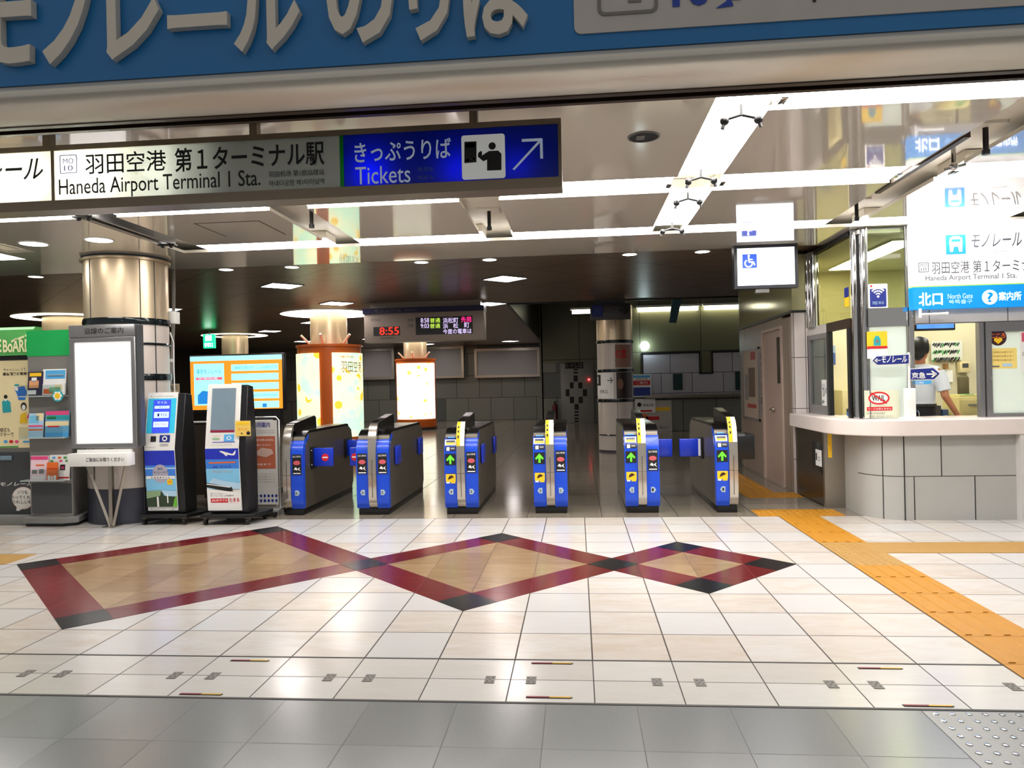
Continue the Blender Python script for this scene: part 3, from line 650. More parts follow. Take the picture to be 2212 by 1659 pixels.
o = thing('fire_extinguisher', 'dark red fire extinguisher box left of the checkered door', 'fire extinguisher', (-0.75, 25.9, 0))
MB(mat('dark_red', (90, 14, 16), .4)).tube((-.8, 25.85, 0), (-.8, 25.85, .62), .09).ball((-.8, 25.85, .62), .09).build('cylinder', o); MB(BLACK).tube((-.8, 25.85, .7), (-.8, 25.85, .78), .03).box(-.84, -.68, 25.84, 25.86, .76, .79).build('valve', o)
tag(MB(mat('red_lamp', (255, 60, 60), .5, emit=4)).ball((.42, 25.9, 1.53), .035).build('alarm_lamp'), 'tiny red lamp glowing at the edge of the checkered door', 'lamp')
# far wall: fluorescent tubes, wall lamp, banner, posters
TUBE = mat('far_tube', (255, 250, 215), .5, emit=4.0, noise=0)
for x0, x1, w in ((-.1, .45, 'left of the dim arrow sign'), (1.75, 2.72, 'right of the grey column'), (2.8, 3.42, 'left of the hanging teal banner'), (3.6, 5.6, 'behind the wheelchair sign')):
    o = thing('tube_light', 'far fluorescent tube high on the olive wall, %s' % w, 'ceiling light', ((x0 + x1) / 2, 20.9, 3.5), 'fluorescent tubes on the far olive wall')
    yy = 20.9
    MB(TUBE).tube((x0, yy, 3.44), (x1, yy, 3.44), .055).build('tube', o); MB(WHITE).box(x0 - .05, x1 + .05, yy - .06, 21.0, 3.5, 3.56).build('batten', o, smooth=0)
o = thing('wall_lamp', 'round white glowing lamp on the far wall beside the grey column', 'lamp', (1.95, 21, 2.42))
MB(mat('wall_lamp_glow', (225, 250, 250), .5, emit=9.0, noise=0)).ball((1.92, 20.85, 2.42), .13).build('globe', o); MB(ALU).tube((1.92, 20.86, 2.42), (1.92, 21, 2.42), .05).build('mount', o)
o = thing('banner', 'teal banner hanging from the ceiling near the far wall', 'banner', (2.62, 18, 3.4))
MB(mat('teal_banner', (28, 74, 88), .5)).prism([at(1454, 640, 18), at(1474, 642, 18), at(1461, 697, 18), at(1446, 696, 18)], 18, 18.15).build('cloth', o, smooth=0); x_, z_ = at(1465, 640, 18); MB(ALU).tube((x_, 18.07, z_), (x_, 18.07, 4.3), .015).build('cord', o)
b = MB(); x0, x1, z0, z1 = rect(1368, 808, 1410, 858, 20.5); b.card(x0, x1, z0, z1, 20.9, PAPER, .03); h = z1 - z0
b.card(x0 + .03, x1 - .03, z0 + .52 * h, z0 + .72 * h, 20.895, RED); b.card(x0 + .03, x1 - .03, z0 + .05 * h, z0 + .42 * h, 20.895, mat('poster_blue', (40, 60, 150), .5)); b.card(x0 + .03, x1 - .03, z0 + .85 * h, z0 + .95 * h, 20.895, SKY)
b.text('ご案内', (x0 + .1, x1 - .1, z0 + .56 * h, z0 + .68 * h), 20.89, PAPER); b.text('お知らせ', (x0 + .1, x1 - .1, z0 + .75 * h, z0 + .83 * h), 20.89, INK); tag(b.build('poster', smooth=0), 'poster with white, red and blue bands on the far wall', 'poster')
b = MB(); x0, x1, z0, z1 = rect(1372, 862, 1416, 892, 20.9); b.card(x0, x1, z0, z1, 20.93, PAPER, .02); b.disc(x0 + .12, (z0 + z1) / 2 + .04, .06, 20.925, INK); b.card(x0 + .1, x1 - .1, z0 + .03, z0 + .08, 20.925, RED); b.text('改札内', (x0 + .22, x1 - .06, z0 + .18, z0 + .26), 20.925, INK); tag(b.build('poster', smooth=0), 'small white notice with a red line low on the far wall', 'poster')
b = MB(); x0, x1, z0, z1 = rect(1372, 865, 1452, 935, 20.9); b.card(x0, x1, z0, z1, 20.96, mat('old_paper', (190, 184, 176), .5), .03); b.card(x0 + .55, x1 - .05, z1 - .3, z1 - .2, 20.955, YELLOW); b.card(x0 + .3, x1 - .35, z0 + .36, z0 + .46, 20.955, RED); b.disc(x0 + .25, z0 + .42, .12, 20.955, ORANGE); b.text('ごあんない', (x0 + .3, x1 - .1, z0 + .1, z0 + .2), 20.955, INK); tag(b.build('poster', smooth=0), 'larger pale poster with yellow and red spots behind the fifth gate', 'poster')
# green exit sign far left
o = thing('exit_sign', 'small green lit exit sign far left under the dark ceiling', 'exit sign', (-9.4, 18, 3.0))
x0, x1, z0, z1 = rect(439, 722, 462, 752, 18); EG = mat('exit_green', (20, 200, 120), .5, emit=1.4, noise=0); EW = mat('exit_white', (220, 255, 235), .5, emit=2.0, noise=0)
MB(EG).box(x0, x1, 18, 18.1, z0, z1).build('lit_face', o, smooth=0); b = MB(); b.text('非常口', (x0 + .03, x1 - .03, z0 + .03, z0 + .14), 17.995, EW, bold=.02); b.card(x0 + .06, x1 - .06, z0 + .19, z1 - .03, 17.997, EW); b.build('lettering', o); MB(GREY).tube(((x0 + x1) / 2, 18.05, z1), ((x0 + x1) / 2, 18.05, 3.0), .015).build('hanger', o)
# orange screen on its stand, rail, bin
o = thing('information_screen', 'large orange and cyan information screen behind the two white kiosks', 'screen', (-4.57, 9.5, 0))
x0, x1, z0, z1 = rect(412, 768, 610, 884, 9.5); ym = 9.5
MB(BLACK).box(x0 - .015, x1 + .03, ym, ym + .07, z0 - .03, z1 + .02, .006).build('bezel', o)
SO = mat('screen_orange', (236, 140, 34), .4, emit=.5, noise=.1, scale=1.5); SC = mat('screen_cyan', (150, 228, 245), .4, emit=.6, noise=.05); SB = mat('screen_dark_blue', (30, 110, 180), .4, emit=.7); ST = mat('screen_text', (40, 140, 170), .4, emit=.4); SR = mat('screen_red', (225, 90, 110), .4, emit=.5)
b = MB(SO).box(x0, x1, ym - .004, ym, z0, z1); b.card(x0, x1, z1 - .065, z1, ym - .006, SC); w = x1 - x0
b.card(x0 + .05, x0 + .37 * w, z0 + .06, z1 - .1, ym - .006, SC)
for i in range(5): b.card(x0 + .45 * w, x1 - .05, z1 - .21 - i * .125, z1 - .12 - i * .125, ym - .006, SC)
b.text('東京モノレール', (x0 + .09, x0 + .34 * w, z1 - .24, z1 - .17), ym - .008, ST); b.card(x0 + .08, x0 + .35 * w, z1 - .32, z1 - .285, ym - .008, SR); b.text('空港快速', (x0 + .11, x0 + .3 * w, z1 - .315, z1 - .29), ym - .0085, SC)
b.text('ご乗車のお客さまへ ここは 改札口です', (x0 + .47 * w, x1 - .07, z1 - .185, z1 - .145), ym - .008, ST); b.text('For Monorail, use the fare gates', (x0 + .6 * w, x1 - .07, z1 - .56, z1 - .52), ym - .008, ST)
b.prism([(x0 + .1, z0 + .08), (x0 + .1, z0 + .2), (x0 + .17, z0 + .26), (x0 + .3, z0 + .24), (x0 + .38, z0 + .08)], ym - .008, ym - .005); b.use(SB); b.prism([(x0 + .1, z0 + .08), (x0 + .1, z0 + .19), (x0 + .16, z0 + .25), (x0 + .3, z0 + .24), (x0 + .38, z0 + .08)], ym - .009, ym - .006)
b.card(x1 - .28, x1 - .22, z0 + .02, z0 + .07, ym - .007, SB); b.build('picture', o, smooth=0)
MB(BLACK).box(-4.65, -4.45, ym + .02, ym + .1, .08, z0).box(-4.3, -3.98, ym + .0, ym + .12, .95, z0 - .03).build('post', o, smooth=0); MB(BLACK).box(-5.0, -4.1, ym - .12, ym + .35, 0.0, .08, .01).build('foot', o)
o = thing('barrier_rail', 'low railing with a white top bar behind the kiosks', 'railing', (-5.1, 9.3, 0))
MB(mat('rail_white', (225, 225, 225), .3, .3)).path([(-5.7, 9.3, 0), (-5.7, 9.3, .98), (-5.66, 9.3, 1.02), (-4.0, 9.3, 1.02), (-3.96, 9.3, .98), (-3.96, 9.3, 0)], .014, 10).build('bar', o)
MB(mat('smoked_panel', (54, 46, 40), .3)).box(-5.68, -3.98, 9.31, 9.325, .05, .98).build('panel', o, smooth=0)
o = thing('waste_bin', 'dark blue bin with a ring handle on the floor between the kiosks', 'bin', (-4.45, 8.75, 0))
MB(mat('dark_blue_plastic', (24, 30, 52), .4)).lathe([(0, 0), (.16, 0), (.19, .42), (.2, .44), (.17, .44), (.16, .05), (0, .05)], -4.45, 8.75, 28).build('bucket', o); MB(BLACK).path([(-4.27 + .06 * math.cos(t), 8.75, .33 + .08 * math.sin(t)) for t in [PI * 2 * i / 16 for i in range(17)]], .01, 8).build('ring_handle', o)
# conduit pole and cable
o = thing('conduit_pole', 'thin grey pole from ceiling to floor just right of the beige column', 'pole', (-5.02, 8.72, 0))
MB(mat('conduit_grey', (140, 134, 128), .4)).path([(-4.98, 8.72, 3.02), (-5.0, 8.72, 2.3), (-5.06, 8.72, 1.5), (-5.1, 8.72, 0)], .02, 12).build('pole', o)
for z_ in (2.42, 1.82): MB(WHITE).tube((-5.0 - (2.42 - z_) * .07, 8.72, z_ - .02), (-5.0 - (2.42 - z_) * .07, 8.72, z_ + .02), .032).build('collar', o)
tag(MB(mat('cable_white', (220, 220, 218), .5)).path([(-4.69, 8.1, 2.12), (-4.66, 8.12, 2.0), (-4.665, 8.12, 1.7), (-4.65, 8.1, 1.4), (-4.66, 8.1, .4)], .008, 8).build('cable'), 'thin white cable hanging down the right side of the beige column', 'cable')
b = MB(WHITE).box(-4.71, -4.62, 8.1, 8.2, 2.22, 2.36, .008); tag(b.build('junction_box'), 'small white box on the right side of the beige column', 'box')
b = MB(mat('buff_card', (190, 170, 140), .5)); x0, x1, z0, z1 = rect(362, 829, 386, 850, 8.65); b.box(x0, x1, 8.66, 8.67, z0, z1); b.text('AJD', (x0 + .02, x1 - .03, z0 + .03, z1 - .02), 8.657, INK); tag(b.build('notice_card', smooth=0), 'small buff notice card on the pole above the left kiosk', 'notice')

# ------------------------------------------------------------------ steel beam with the big blue sign
BEAMM = mat('satin_steel_beam', (206, 201, 190), 0.3, 0.4, noise=0.03, scale=2)
beam = thing('lintel_beam', 'long satin steel beam across the top of the photo under the blue sign', 'beam', (0, 3.3, 2.75))
prof = [(3.21, 2.875), (3.19, 2.86), (3.165, 2.84), (3.155, 2.82), (3.16, 2.80), (3.19, 2.78), (3.34, 2.757), (3.385, 2.757), (3.385, 2.9), (3.21, 2.9)]
MB(BEAMM).prism(prof, -8, 8, 'x').build('steel_profile', beam, smooth=60)
b = MB(DKGREY)
for x in (-2.62 + 2.1 * k for k in range(-2, 5)): b.box(x - .002, x + .002, 3.154, 3.2, 2.79, 2.86)
MB(BROWN).box(-8, 8, 3.385, 3.42, 2.752, 2.95).box(-8, 8, 3.47, 3.5, 2.752, 2.95).box(-8, 8, 3.42, 3.47, 2.80, 2.95).build('shutter_slot', beam, smooth=0)
MB(BEAMM).box(-8, 8, 3.25, 3.5, 2.9, 4.4).build('upper_panel', beam, smooth=0)
SIGNB = mat('big_sign_blue', (18, 112, 176), 0.35, noise=0.03); SIGNB2 = mat('big_sign_light_blue', (24, 116, 180), 0.35, noise=0.03)
o = thing('station_sign', 'huge blue overhead sign with white raised kana, cut off by the top of the photo', 'sign', (0, 3.2, 2.88))
b = MB(SIGNB).box(-6, 0.9, 3.2, 3.25, 2.876, 3.75); b.use(SIGNB2); b.box(0.9, 5, 3.2, 3.25, 2.876, 3.75); b.build('board', o, smooth=0)
KANA = mat('raised_letter_white', (212, 204, 190), 0.4)
b = MB()
for ch, (x0, x1, y0, y1) in (('モ', (-62, 70, -75, 140)), ('ノ', (92, 205, -85, 138)), ('レ', (230, 345, -80, 128)), ('ー', (363, 492, 30, 60)), ('ル', (505, 648, -90, 110)), ('の', (706, 850, -120, 94)), ('り', (882, 974, -130, 88)), ('ば', (1000, 1146, -140, 78))):
    b.text(ch, rect(x0, y0, x1, y1, 3.17), 3.18, KANA, bold=.022, ext=.018)
b.build('raised_lettering', o)
x0, _, z0, _ = rect(1240, 0, 2300, 80, 3.19)
WPAN = mat('sign_white_panel', (190, 184, 178), .4)
b = MB(); b.card(x0, 4.5, 2.945, 3.6, 3.192, WPAN, .01, .03)
b.build('white_panel', o, smooth=0)
GO = mat('outline_grey', (120, 116, 112), .4)
b = MB(GO); R = rect(1290, -90, 1420, 31, 3.19); q = rrect(*R, .03); qi = rrect(R[0] + .014, R[1] - .014, R[2] + .014, R[3] - .014, .02); b.ring(q, qi, 3.187, 3.192); b.box(*(rect(1357, -10, 1385, 5, 3.19)[:2]), 3.188, 3.192, *(rect(1357, -10, 1385, 5, 3.19)[2:]))
b.text('10分', rect(1452, -80, 1636, 18, 3.187), 3.188, mat('deep_blue_letter', (20, 60, 160), .4), bold=.03); b.text('ト', rect(1755, -60, 1785, 3, 3.187), 3.188, INK, bold=.02)
b.build('panel_lettering', o)

# ------------------------------------------------------------------ hanging station sign
o = thing('hanging_sign', 'long hanging station sign, white and blue with Tickets and a diagonal arrow', 'sign', (-1.8, 3.95, 2.9))
ys = 3.9; SX0, SX1, SZ0, SZ1 = -3.7, -0.055, 2.475, 2.842
fz0, fz1 = 2.53, 2.812
FRM = mat('sign_brown_frame', (134, 120, 104), .35, .6)
MB(FRM).box(SX0, SX1, ys, ys + .14, SZ0, fz0).box(SX0, SX1, ys, ys + .14, fz1, SZ1).box(SX1 - .018, SX1, ys, ys + .14, fz0, fz1).box(-2.945, -2.927, ys + .002, ys + .14, fz0, fz1).box(SX0, SX1, ys + .13, ys + .14, fz0, fz1).box(-2.24, -2.232, ys + .05, ys + .14, fz0, fz1).box(-1.27, -1.262, ys + .012, ys + .14, fz0, fz1).build('frame', o, smooth=0)  # with an added unseen baffle that keeps tube light to the left
TWH = translucent_mat('sign_white_acrylic', (236, 240, 232)); TBL = translucent_mat('sign_blue_acrylic', (20, 52, 190)); TGR = translucent_mat('sign_green_acrylic', (20, 150, 60))
MB(TWH).box(SX0, -1.266, ys + .006, ys + .01, fz0, fz1).build('white_face', o, smooth=0)
MB(TBL).box(-1.245, SX1 - .018, ys + .006, ys + .01, fz0, fz1).build('blue_face', o, smooth=0)
MB(TGR).box(-1.266, -1.245, ys + .005, ys + .011, fz0, fz1).build('green_stripe', o, smooth=0)
b = MB(); yt = ys + .004
b.text('ール', rect(10, 343, 92, 388, ys), yt, INK, bold=.01, shear=.25); b.text('レ', rect(-32, 345, 4, 388, ys), yt, INK, bold=.01, shear=.25)
b.text('羽田空港', rect(183, 327, 358, 372, ys), yt, INK, bold=.008); b.text('第１ターミナル駅', rect(376, 311, 700, 364, ys), yt, INK, bold=.016)
b.text('Haneda Airport Terminal 1 Sta.', rect(126, 376, 562, 421, ys), yt, INK, bold=.004)
b.text('羽田机场 第1航站楼站', rect(580, 367, 700, 380, ys), yt, INK); b.text('하네다공항 제1터미널역', rect(580, 387, 700, 400, ys), yt, INK)
R = rect(128, 334, 165, 374, ys); b.use(BLUE); b.ring(rrect(*R, .008), rrect(R[0] + .004, R[1] - .004, R[2] + .004, R[3] - .004, .006), yt, yt + .001); b.text('MO', (R[0] + .02, R[1] - .02, R[2] + .055, R[3] - .02), yt, BLUE); b.text('10', (R[0] + .025, R[1] - .025, R[2] + .015, R[2] + .045), yt, BLUE)
SW = mat('sign_pale_letter', (196, 212, 232), .4, emit=.08)
b.text('きっぷうりば', rect(765, 302, 974, 346, ys), yt, SW, bold=.012); b.text('Tickets', rect(767, 358, 886, 396, ys), yt, SW, bold=.002)
FADE = mat('sign_faint_letter', (70, 90, 160), .4); b.text('售票处', rect(902, 360, 937, 370, ys), yt, FADE); b.text('매표소', rect(902, 378, 937, 388, ys), yt, FADE)
R = rect(997, 290, 1091, 386, ys); b.card(*R, yt, mat('pictogram_white', (226, 228, 226), .4, emit=.1), .002, .015)
def px(m, *pts): b.use(m); b.prism([at(p[0], p[1], ys) for p in pts], yt - .002, yt)
px(INK, (1003, 306), (1029, 305), (1029, 350), (1003, 352)); px(PAPER, (1006, 309), (1026, 308), (1026, 318), (1006, 319)); px(PAPER, (1021, 340), (1025, 340), (1025, 345), (1021, 345)) ; px(PAPER, (1005, 344), (1014, 343), (1014, 348), (1005, 349))
cx_, cz_ = at(1063, 315, ys); b.disc(cx_, cz_, .0195, yt - .002, INK)
px(INK, (1045, 333), (1056, 326), (1076, 325), (1083, 332), (1083, 367), (1052, 368), (1052, 344), (1044, 348), (1032, 338), (1033, 330), (1038, 326), (1041, 327), (1041, 336))
b.use(SW)
for p in (((1107, 365), (1111, 367), (1167, 307), (1163, 304)), ((1127, 300), (1171, 298), (1171, 304), (1127, 306)), ((1166, 300), (1172, 300), (1173, 342), (1167, 342))): px(SW, *p)
b.build('lettering', o)
hg = None
for x in (-3.0, -1.77, -0.53): MB(FRM).box(x - .022, x + .022, ys + .04, ys + .09, SZ1, 2.952).build('hanger', o, smooth=0)
for nm, x, w_, e_ in (('sign_tube_light', -3.35, .7, 90.0), ('sign_tube_light', -2.76, .3, 66.0), ('sign_spot_light', -1.1, .06, .9), ('sign_spot_light', -0.62, .06, .5), ('sign_spot_light', -0.3, .06, .25)):
    l = bpy.data.lights.new(nm, 'AREA'); l.shape = 'RECTANGLE'; l.size = w_; l.size_y = .1 if w_ > .1 else .06; l.energy = e_; l.color = (1, .97, .95)
    lo = bpy.data.objects.new(nm, l); COL.objects.link(lo); lo.parent = o; lo.location = Vector((x, ys + .12, 2.67 if w_ > .1 else 2.60)) - Vector(o.location); lo.rotation_euler = (-PI / 2, 0, 0)

# ------------------------------------------------------------------ wheelchair sign (lit box under the ceiling)
o = thing('lit_sign', 'lit white box sign with a blue wheelchair symbol under the ceiling', 'sign', (2.15, 8.6, 2.95))
yw = 8.52
x0, x1, z0, z1 = 1.81, 2.515, 2.455, 2.95
MB(mat('black_sign_frame', (34, 36, 48), .3)).frame(x0, x1, yw, yw + .12, z0, z1, .035).box(x0 + .03, x1 - .03, yw + .1, yw + .12, z0 + .03, z1 - .03).build('frame', o, smooth=0)
LWH = mat('lit_white_face', (232, 236, 242), .4, emit=.75, noise=0)
MB(LWH).box(x0 + .035, x1 - .035, yw + .006, yw + .012, z0 + .035, z1 - .035).build('lit_face', o, smooth=0)
LBL = mat('lit_blue', (10, 80, 215), .3, emit=.35, noise=.15, scale=4); PT = mat('lit_pale_text', (232, 236, 240), .3, emit=1.2)
b = MB(); R = rect(1604, 549, 1635, 579, yw); b.card(*R, yw + .002, LBL)
WSY = mat('lit_white_symbol', (240, 244, 250), .3, emit=.8, noise=0)
def wp(u, v): return (R[0] + u * (R[1] - R[0]), R[2] + v * (R[3] - R[2]))
def wpoly(*pts): b.use(WSY); b.prism([wp(*p) for p in pts], yw - .0005, yw + .001)
c_ = wp(.44, .88); b.disc(c_[0], c_[1], .013, yw - .0005, WSY)
wpoly((.38, .8), (.48, .8), (.5, .42), (.4, .42)); wpoly((.46, .48), (.46, .38), (.78, .38), (.78, .48)); wpoly((.68, .44), (.78, .46), (.9, .22), (.82, .17)); wpoly((.48, .66), (.48, .58), (.7, .58), (.7, .66))
b.use(WSY); ac = lambda r_: [wp(.42 + r_ * math.cos(t), .34 + r_ * math.sin(t)) for t in [math.radians(120 + 240 * i / 16) for i in range(17)]]
b.prism(ac(.3) + ac(.21)[::-1], yw - .0005, yw + .001); b.build('symbol', o, smooth=0)
MB(GREY).box(2.05, 2.2, yw + .02, yw + .1, z0 - .05, z0, .005).build('bracket', o)

# ------------------------------------------------------------------ ticket gates
GBLUE = mat('gate_blue', (10, 72, 208), 0.32, coat=.25, noise=.04); GBODY = mat('gate_side_steel', (122, 115, 104), 0.34, .7, noise=.06, scale=5); GTOP = mat('gate_black_top', (13, 12, 12), .25, spec=.3)
GSTRIP = mat('gate_centre_steel', (206, 200, 190), .2, .9); GEDGE = mat('gate_edge_chrome', (190, 190, 190), .15, 1.0); FLAP = mat('flap_blue', (16, 52, 196), .35, coat=.3)
ARROW = mat('arrow_green_led', (70, 230, 30), .5, emit=1.4, noise=0); NOENT = mat('no_entry_red', (225, 30, 40), .4); LEDPALE = mat('reader_ring', (240, 240, 225), .35); RGLOW = mat('reader_blue_glow', (80, 150, 255), .3, emit=.8, noise=0)
PLT = mat('grey_number_plate', (170, 190, 200), .4)
def yfront(z):                          # front outline of a gate
    if z < .16: return .045 * ((.16 - z) / .12) ** 2
    if z < .66: return 0
    t = min(1, (z - .66) / .22); return .17 * (1 - math.sqrt(max(0, 1 - t * t))) 
def grow(b, xm, kx, zc, kz):
    for v in b.bm.verts: v.co.x = xm + (v.co.x - xm) * kx; v.co.z = zc + (v.co.z - zc) * kz
def gate(loc, label, left, right, lkind, rkind, flaps=(), nums=('', '')):
    o = thing('ticket_gate', label, 'ticket gate', loc, 'row of blue ticket gates')
    xl, xr = (-.185 if left else -.05), (.185 if right else .05)
    L = 1.86
    MB(BLACK).box(xl + .012, xr - .012, .03, L - .02, 0, .07, .006).build('plinth', o, local=True)
    pf = [(.06, .07), (L - .06, .07), (L, .16), (L, .72), (L - .05, .86), (L - .2, .93), (.2, .93), (.09, .88), (.06, .8)]
    MB(GBODY).prism(pf, xl + .006, xr - .006, 'x').build('body', o, local=True, smooth=30)
    MB(GTOP).prism([(.085, .86), (.10, .893), (.19, .937), (.24, .95), (L - .25, .95), (L - .18, .937), (L - .18, .92), (.2, .92)], xl + .003, xr - .003, 'x').build('top_cover', o, local=True)
    MB(GTOP).prism([(.13, .93), (.1, 1.0), (.14, 1.035), (.78, 1.10), (.83, 1.075), (.84, .94)], -.048, .048, 'x').build('screen_hood', o, local=True, bev=.004)
    # centre strip, curving back over the top
    zs = [.075, .12, .2, .4, .66, .76, .84, .90, .95, .99, 1.02, 1.035]
    ysx = [.035, .008, -.014, -.018, -.018, -.012, 0, .018, .042, .072, .11, .15]
    outer = list(zip(ysx, zs)); inner = [(y + .05, z - .01) for y, z in outer]
    MB(GSTRIP).prism(outer + inner[::-1], -.045, .045, 'x').build('centre_strip', o, local=True, smooth=50)
    s = MB(STEELD); s.box(-.003, .003, -.0195, -.017, .2, .62); s.box(-.044, .044, -.019, -.017, .455, .459); s.build('strip_seam', o, local=True, smooth=0)
    for sd, on, kind, num in ((-1, left, lkind, nums[0]), (1, right, rkind, nums[1])):
        if not on: continue
        xa, xb = (xl, -.047) if sd < 0 else (.047, xr)
        n = 26; zz = [.075 + (.885 - .075) * i / n for i in range(n + 1)]
        pts = [(yfront(z), z) for z in zz] + [(.2, .905), (.2, .85), (.12, .8), (.075, .7), (.075, .1)]
        fpan = MB(GBLUE).prism(pts, xa, xb, 'x').build('front_panel', o, local=True, smooth=50)
        e = MB(GEDGE); xe = xl - .001 if sd < 0 else xr - .004
        e.prism([(.076, .1), (.076, .7), (.121, .8), (.2, .85), (.2, .862), (.112, .81), (.066, .7), (.066, .1)], xe, xe + .005, 'x'); e.build('panel_edge', fpan, local=True)
        xm = (xa + xb) / 2; w = (xb - xa)
        e = MB(STEELD).box(xa + .002, xb - .002, -.0012, .003, .457, .459); e.build('panel_seam', fpan, local=True, smooth=0)
        if kind == 'ad':
            b = MB(); b.card(xm - .042, xm + .042, .47, .685, -.0035, INK); b.disc(xm, .595, .032, -.005, mat('rose_print', (205, 90, 100), .5), rz=.024)
            b.prism([(xm - .03, .60), (xm + .005, .615), (xm + .03, .59), (xm + .01, .575)], -.0062, -.004); b.use(PAPER)
            b.prism([(xm - .028, .525), (xm - .012, .55), (xm, .54), (xm + .005, .515), (xm - .01, .52)], -.0055, -.004).prism([(xm + .004, .53), (xm + .03, .55), (xm + .022, .53), (xm + .034, .505)], -.0055, -.004)
            b.card(xm - .034, xm + .034, .478, .488, -.005, PAPER); b.text('出口専用', (xm - .036, xm + .036, .652, .672), -.0048, PAPER); grow(b, xm, 1.25, .578, 1.06); b.build('advert', fpan, local=True, smooth=0)
        else:
            b = MB(); q = [(xm - .05, .80), (xm + .05, .80)]
            def tilt(x0, x1, z0, z1, m_, off): # plate that follows the curved blue front
                b.use(m_); p = [(x0, z0), (x1, z0), (x1, z1), (x0, z1)]
                nrm = lambda z: (yfront(z) - off, z + off * .5)
                A = [b.bm.verts.new((x, nrm(z)[0], nrm(z)[1])) for x, z in p]; B_ = [b.bm.verts.new((x, nrm(z)[0] + .01, nrm(z)[1] - .005)) for x, z in p]
                b.face(A)
                for i in range(4): b.face([A[i], A[(i + 1) % 4], B_[(i + 1) % 4], B_[i]])
            tilt(xm - .052, xm + .052, .765, .825, LEDPALE, .006); tilt(xm - .04, xm + .04, .775, .80, mat('reader_yellow', (230, 190, 60), .4), .009); tilt(xm - .04, xm + .04, .795, .815, mat('reader_dark', (60, 70, 100), .3), .0095)
            grow(b, xm, 1.18, 0, 1); b.build('card_reader', fpan, local=True, smooth=0)
            b = MB(); tilt(xm - .05, xm + .05, .838, .876, INK, .004); tilt(xm - .03, xm + .035, .846, .868, RGLOW, .008); grow(b, xm, 1.18, 0, 1); b.build('reader_light', fpan, local=True, smooth=0)
            b = MB(); tilt(xm - .045, xm + .05, .705, .752, INK, .003); tilt(xm - .035, xm - .006, .707, .745, PAPER, .005); tilt(xm + .004, xm + .042, .722, .74, mat('grey_text', (150, 150, 155), .5), .005); grow(b, xm, 1.18, 0, 1); b.build('reader_label', fpan, local=True, smooth=0)
            b = MB(); b.card(xm - .043, xm + .043, .565, .658, -.003, INK); b.use(ARROW)
            b.prism([(xm - .034, .61), (xm, .648), (xm + .034, .61), (xm + .026, .60), (xm + .0075, .618), (xm + .0075, .575), (xm - .0075, .575), (xm - .0075, .618), (xm - .026, .60)], -.0045, -.003); grow(b, xm, 1.33, .611, 1.36); b.build('arrow_display', fpan, local=True, smooth=0)
            b = MB(); b.card(xm - .044, xm + .044, .372, .44, -.003, YELLOW, .003, .006); b.use(mat('ink_brown', (60, 30, 20), .5)); b.prism([(xm - .025, .39), (xm + .0, .40), (xm + .03, .415), (xm + .01, .43), (xm - .01, .425), (xm - .02, .41)], -.0045, -.003); b.card(xm - .04, xm - .01, .358, .371, -.003, PAPER); b.card(xm + .0, xm + .04, .358, .371, -.003, YELLOW); grow(b, xm, 1.25, .4, 1.25); b.build('sticker', fpan, local=True, smooth=0)
        b = MB(PLT); d = sd * .024; b.prism([(xm - .021 * sd, .23), (xm + .008 * sd, .23), (xm + d, .255), (xm + .008 * sd, .28), (xm - .021 * sd, .28)], -.005, 0)
        if num: b.text(num, (xm - .010 - .004 * sd, xm + .006 - .004 * sd, .242, .268), -.0056, INK, bold=.02)
        grow(b, xm, 1.2, .255, 1.2); b.build('number_plate', fpan, local=True, smooth=0)
    if lkind == 'ic':                    # yellow instruction strip along the top of the centre strip
        b = MB()
        o2_ = list(zip(ysx, zs))[5:11]
        for i, (m_, xa, xb) in enumerate(((YELLOW, -.044, -.004), (mat('pale_strip', (240, 236, 230), .4), -.003, .043))):
            b.use(m_)
            for (y_a, z_a), (y_b, z_b) in zip(o2_, o2_[1:]): b.poly([(xa, y_a - .002, z_a + .001), (xb, y_a - .002, z_a + .001), (xb, y_b - .002, z_b + .002), (xa, y_b - .002, z_b + .002)])
        b.use(INK)
        for (y_a, z_a), (y_b, z_b) in list(zip(o2_, o2_[1:]))[1:4]:
            ym_, zm_ = (y_a + y_b) / 2, (z_a + z_b) / 2; b.poly([(-.032, y_a - .004, z_a + .008), (-.016, y_a - .004, z_a + .008), (-.016, ym_ - .004, zm_ + .006), (-.032, ym_ - .004, zm_ + .006)])
        b.build('instruction_strip', o, local=True, smooth=0)
    for sd, y0, ln, closed, noent in flaps:
        xs = xl if sd < 0 else xr; xe = xs + sd * ln
        f = MB(FLAP)
        if closed:
            f.box(min(xs, xe), max(xs, xe), y0, y0 + .035, .52, .735, .012); p = f.build('flap', o, local=True)
            MB(BLACK).box(xs - .004, xs + .02, y0 - .05, y0 + .09, .5, .75, .004).build('flap_hinge', o, local=True) if sd > 0 else MB(BLACK).box(xs - .02, xs + .004, y0 - .05, y0 + .09, .5, .75, .004).build('flap_hinge', o, local=True)
            if noent:
                c = MB(); xc = xs + sd * ln * .62; c.disc(xc, .625, .043, y0 - .004, NOENT); c.card(xc - .03, xc + .03, .617, .633, y0 - .006, PAPER); c.build('no_entry_mark', p, local=True)
                for zb in (.545, .71): MB(CHROME).ball((xs + sd * .012, y0 - .052, zb), .009).build('flap_bolt', p, local=True)
        else:
            f.box(xs if sd > 0 else xs - .025, xs + .025 if sd > 0 else xs, y0, y0 + .24, .53, .745, .01); f.build('flap', o, local=True)
    return o
gate((-3.285, 8.0, 0), 'leftmost ticket gate, half cabinet with no-entry flap, beside the poster stand', False, True, '', 'ad', ((1, .30, .25, True, True), (1, 1.55, .15, True, False)), ('', '6'))
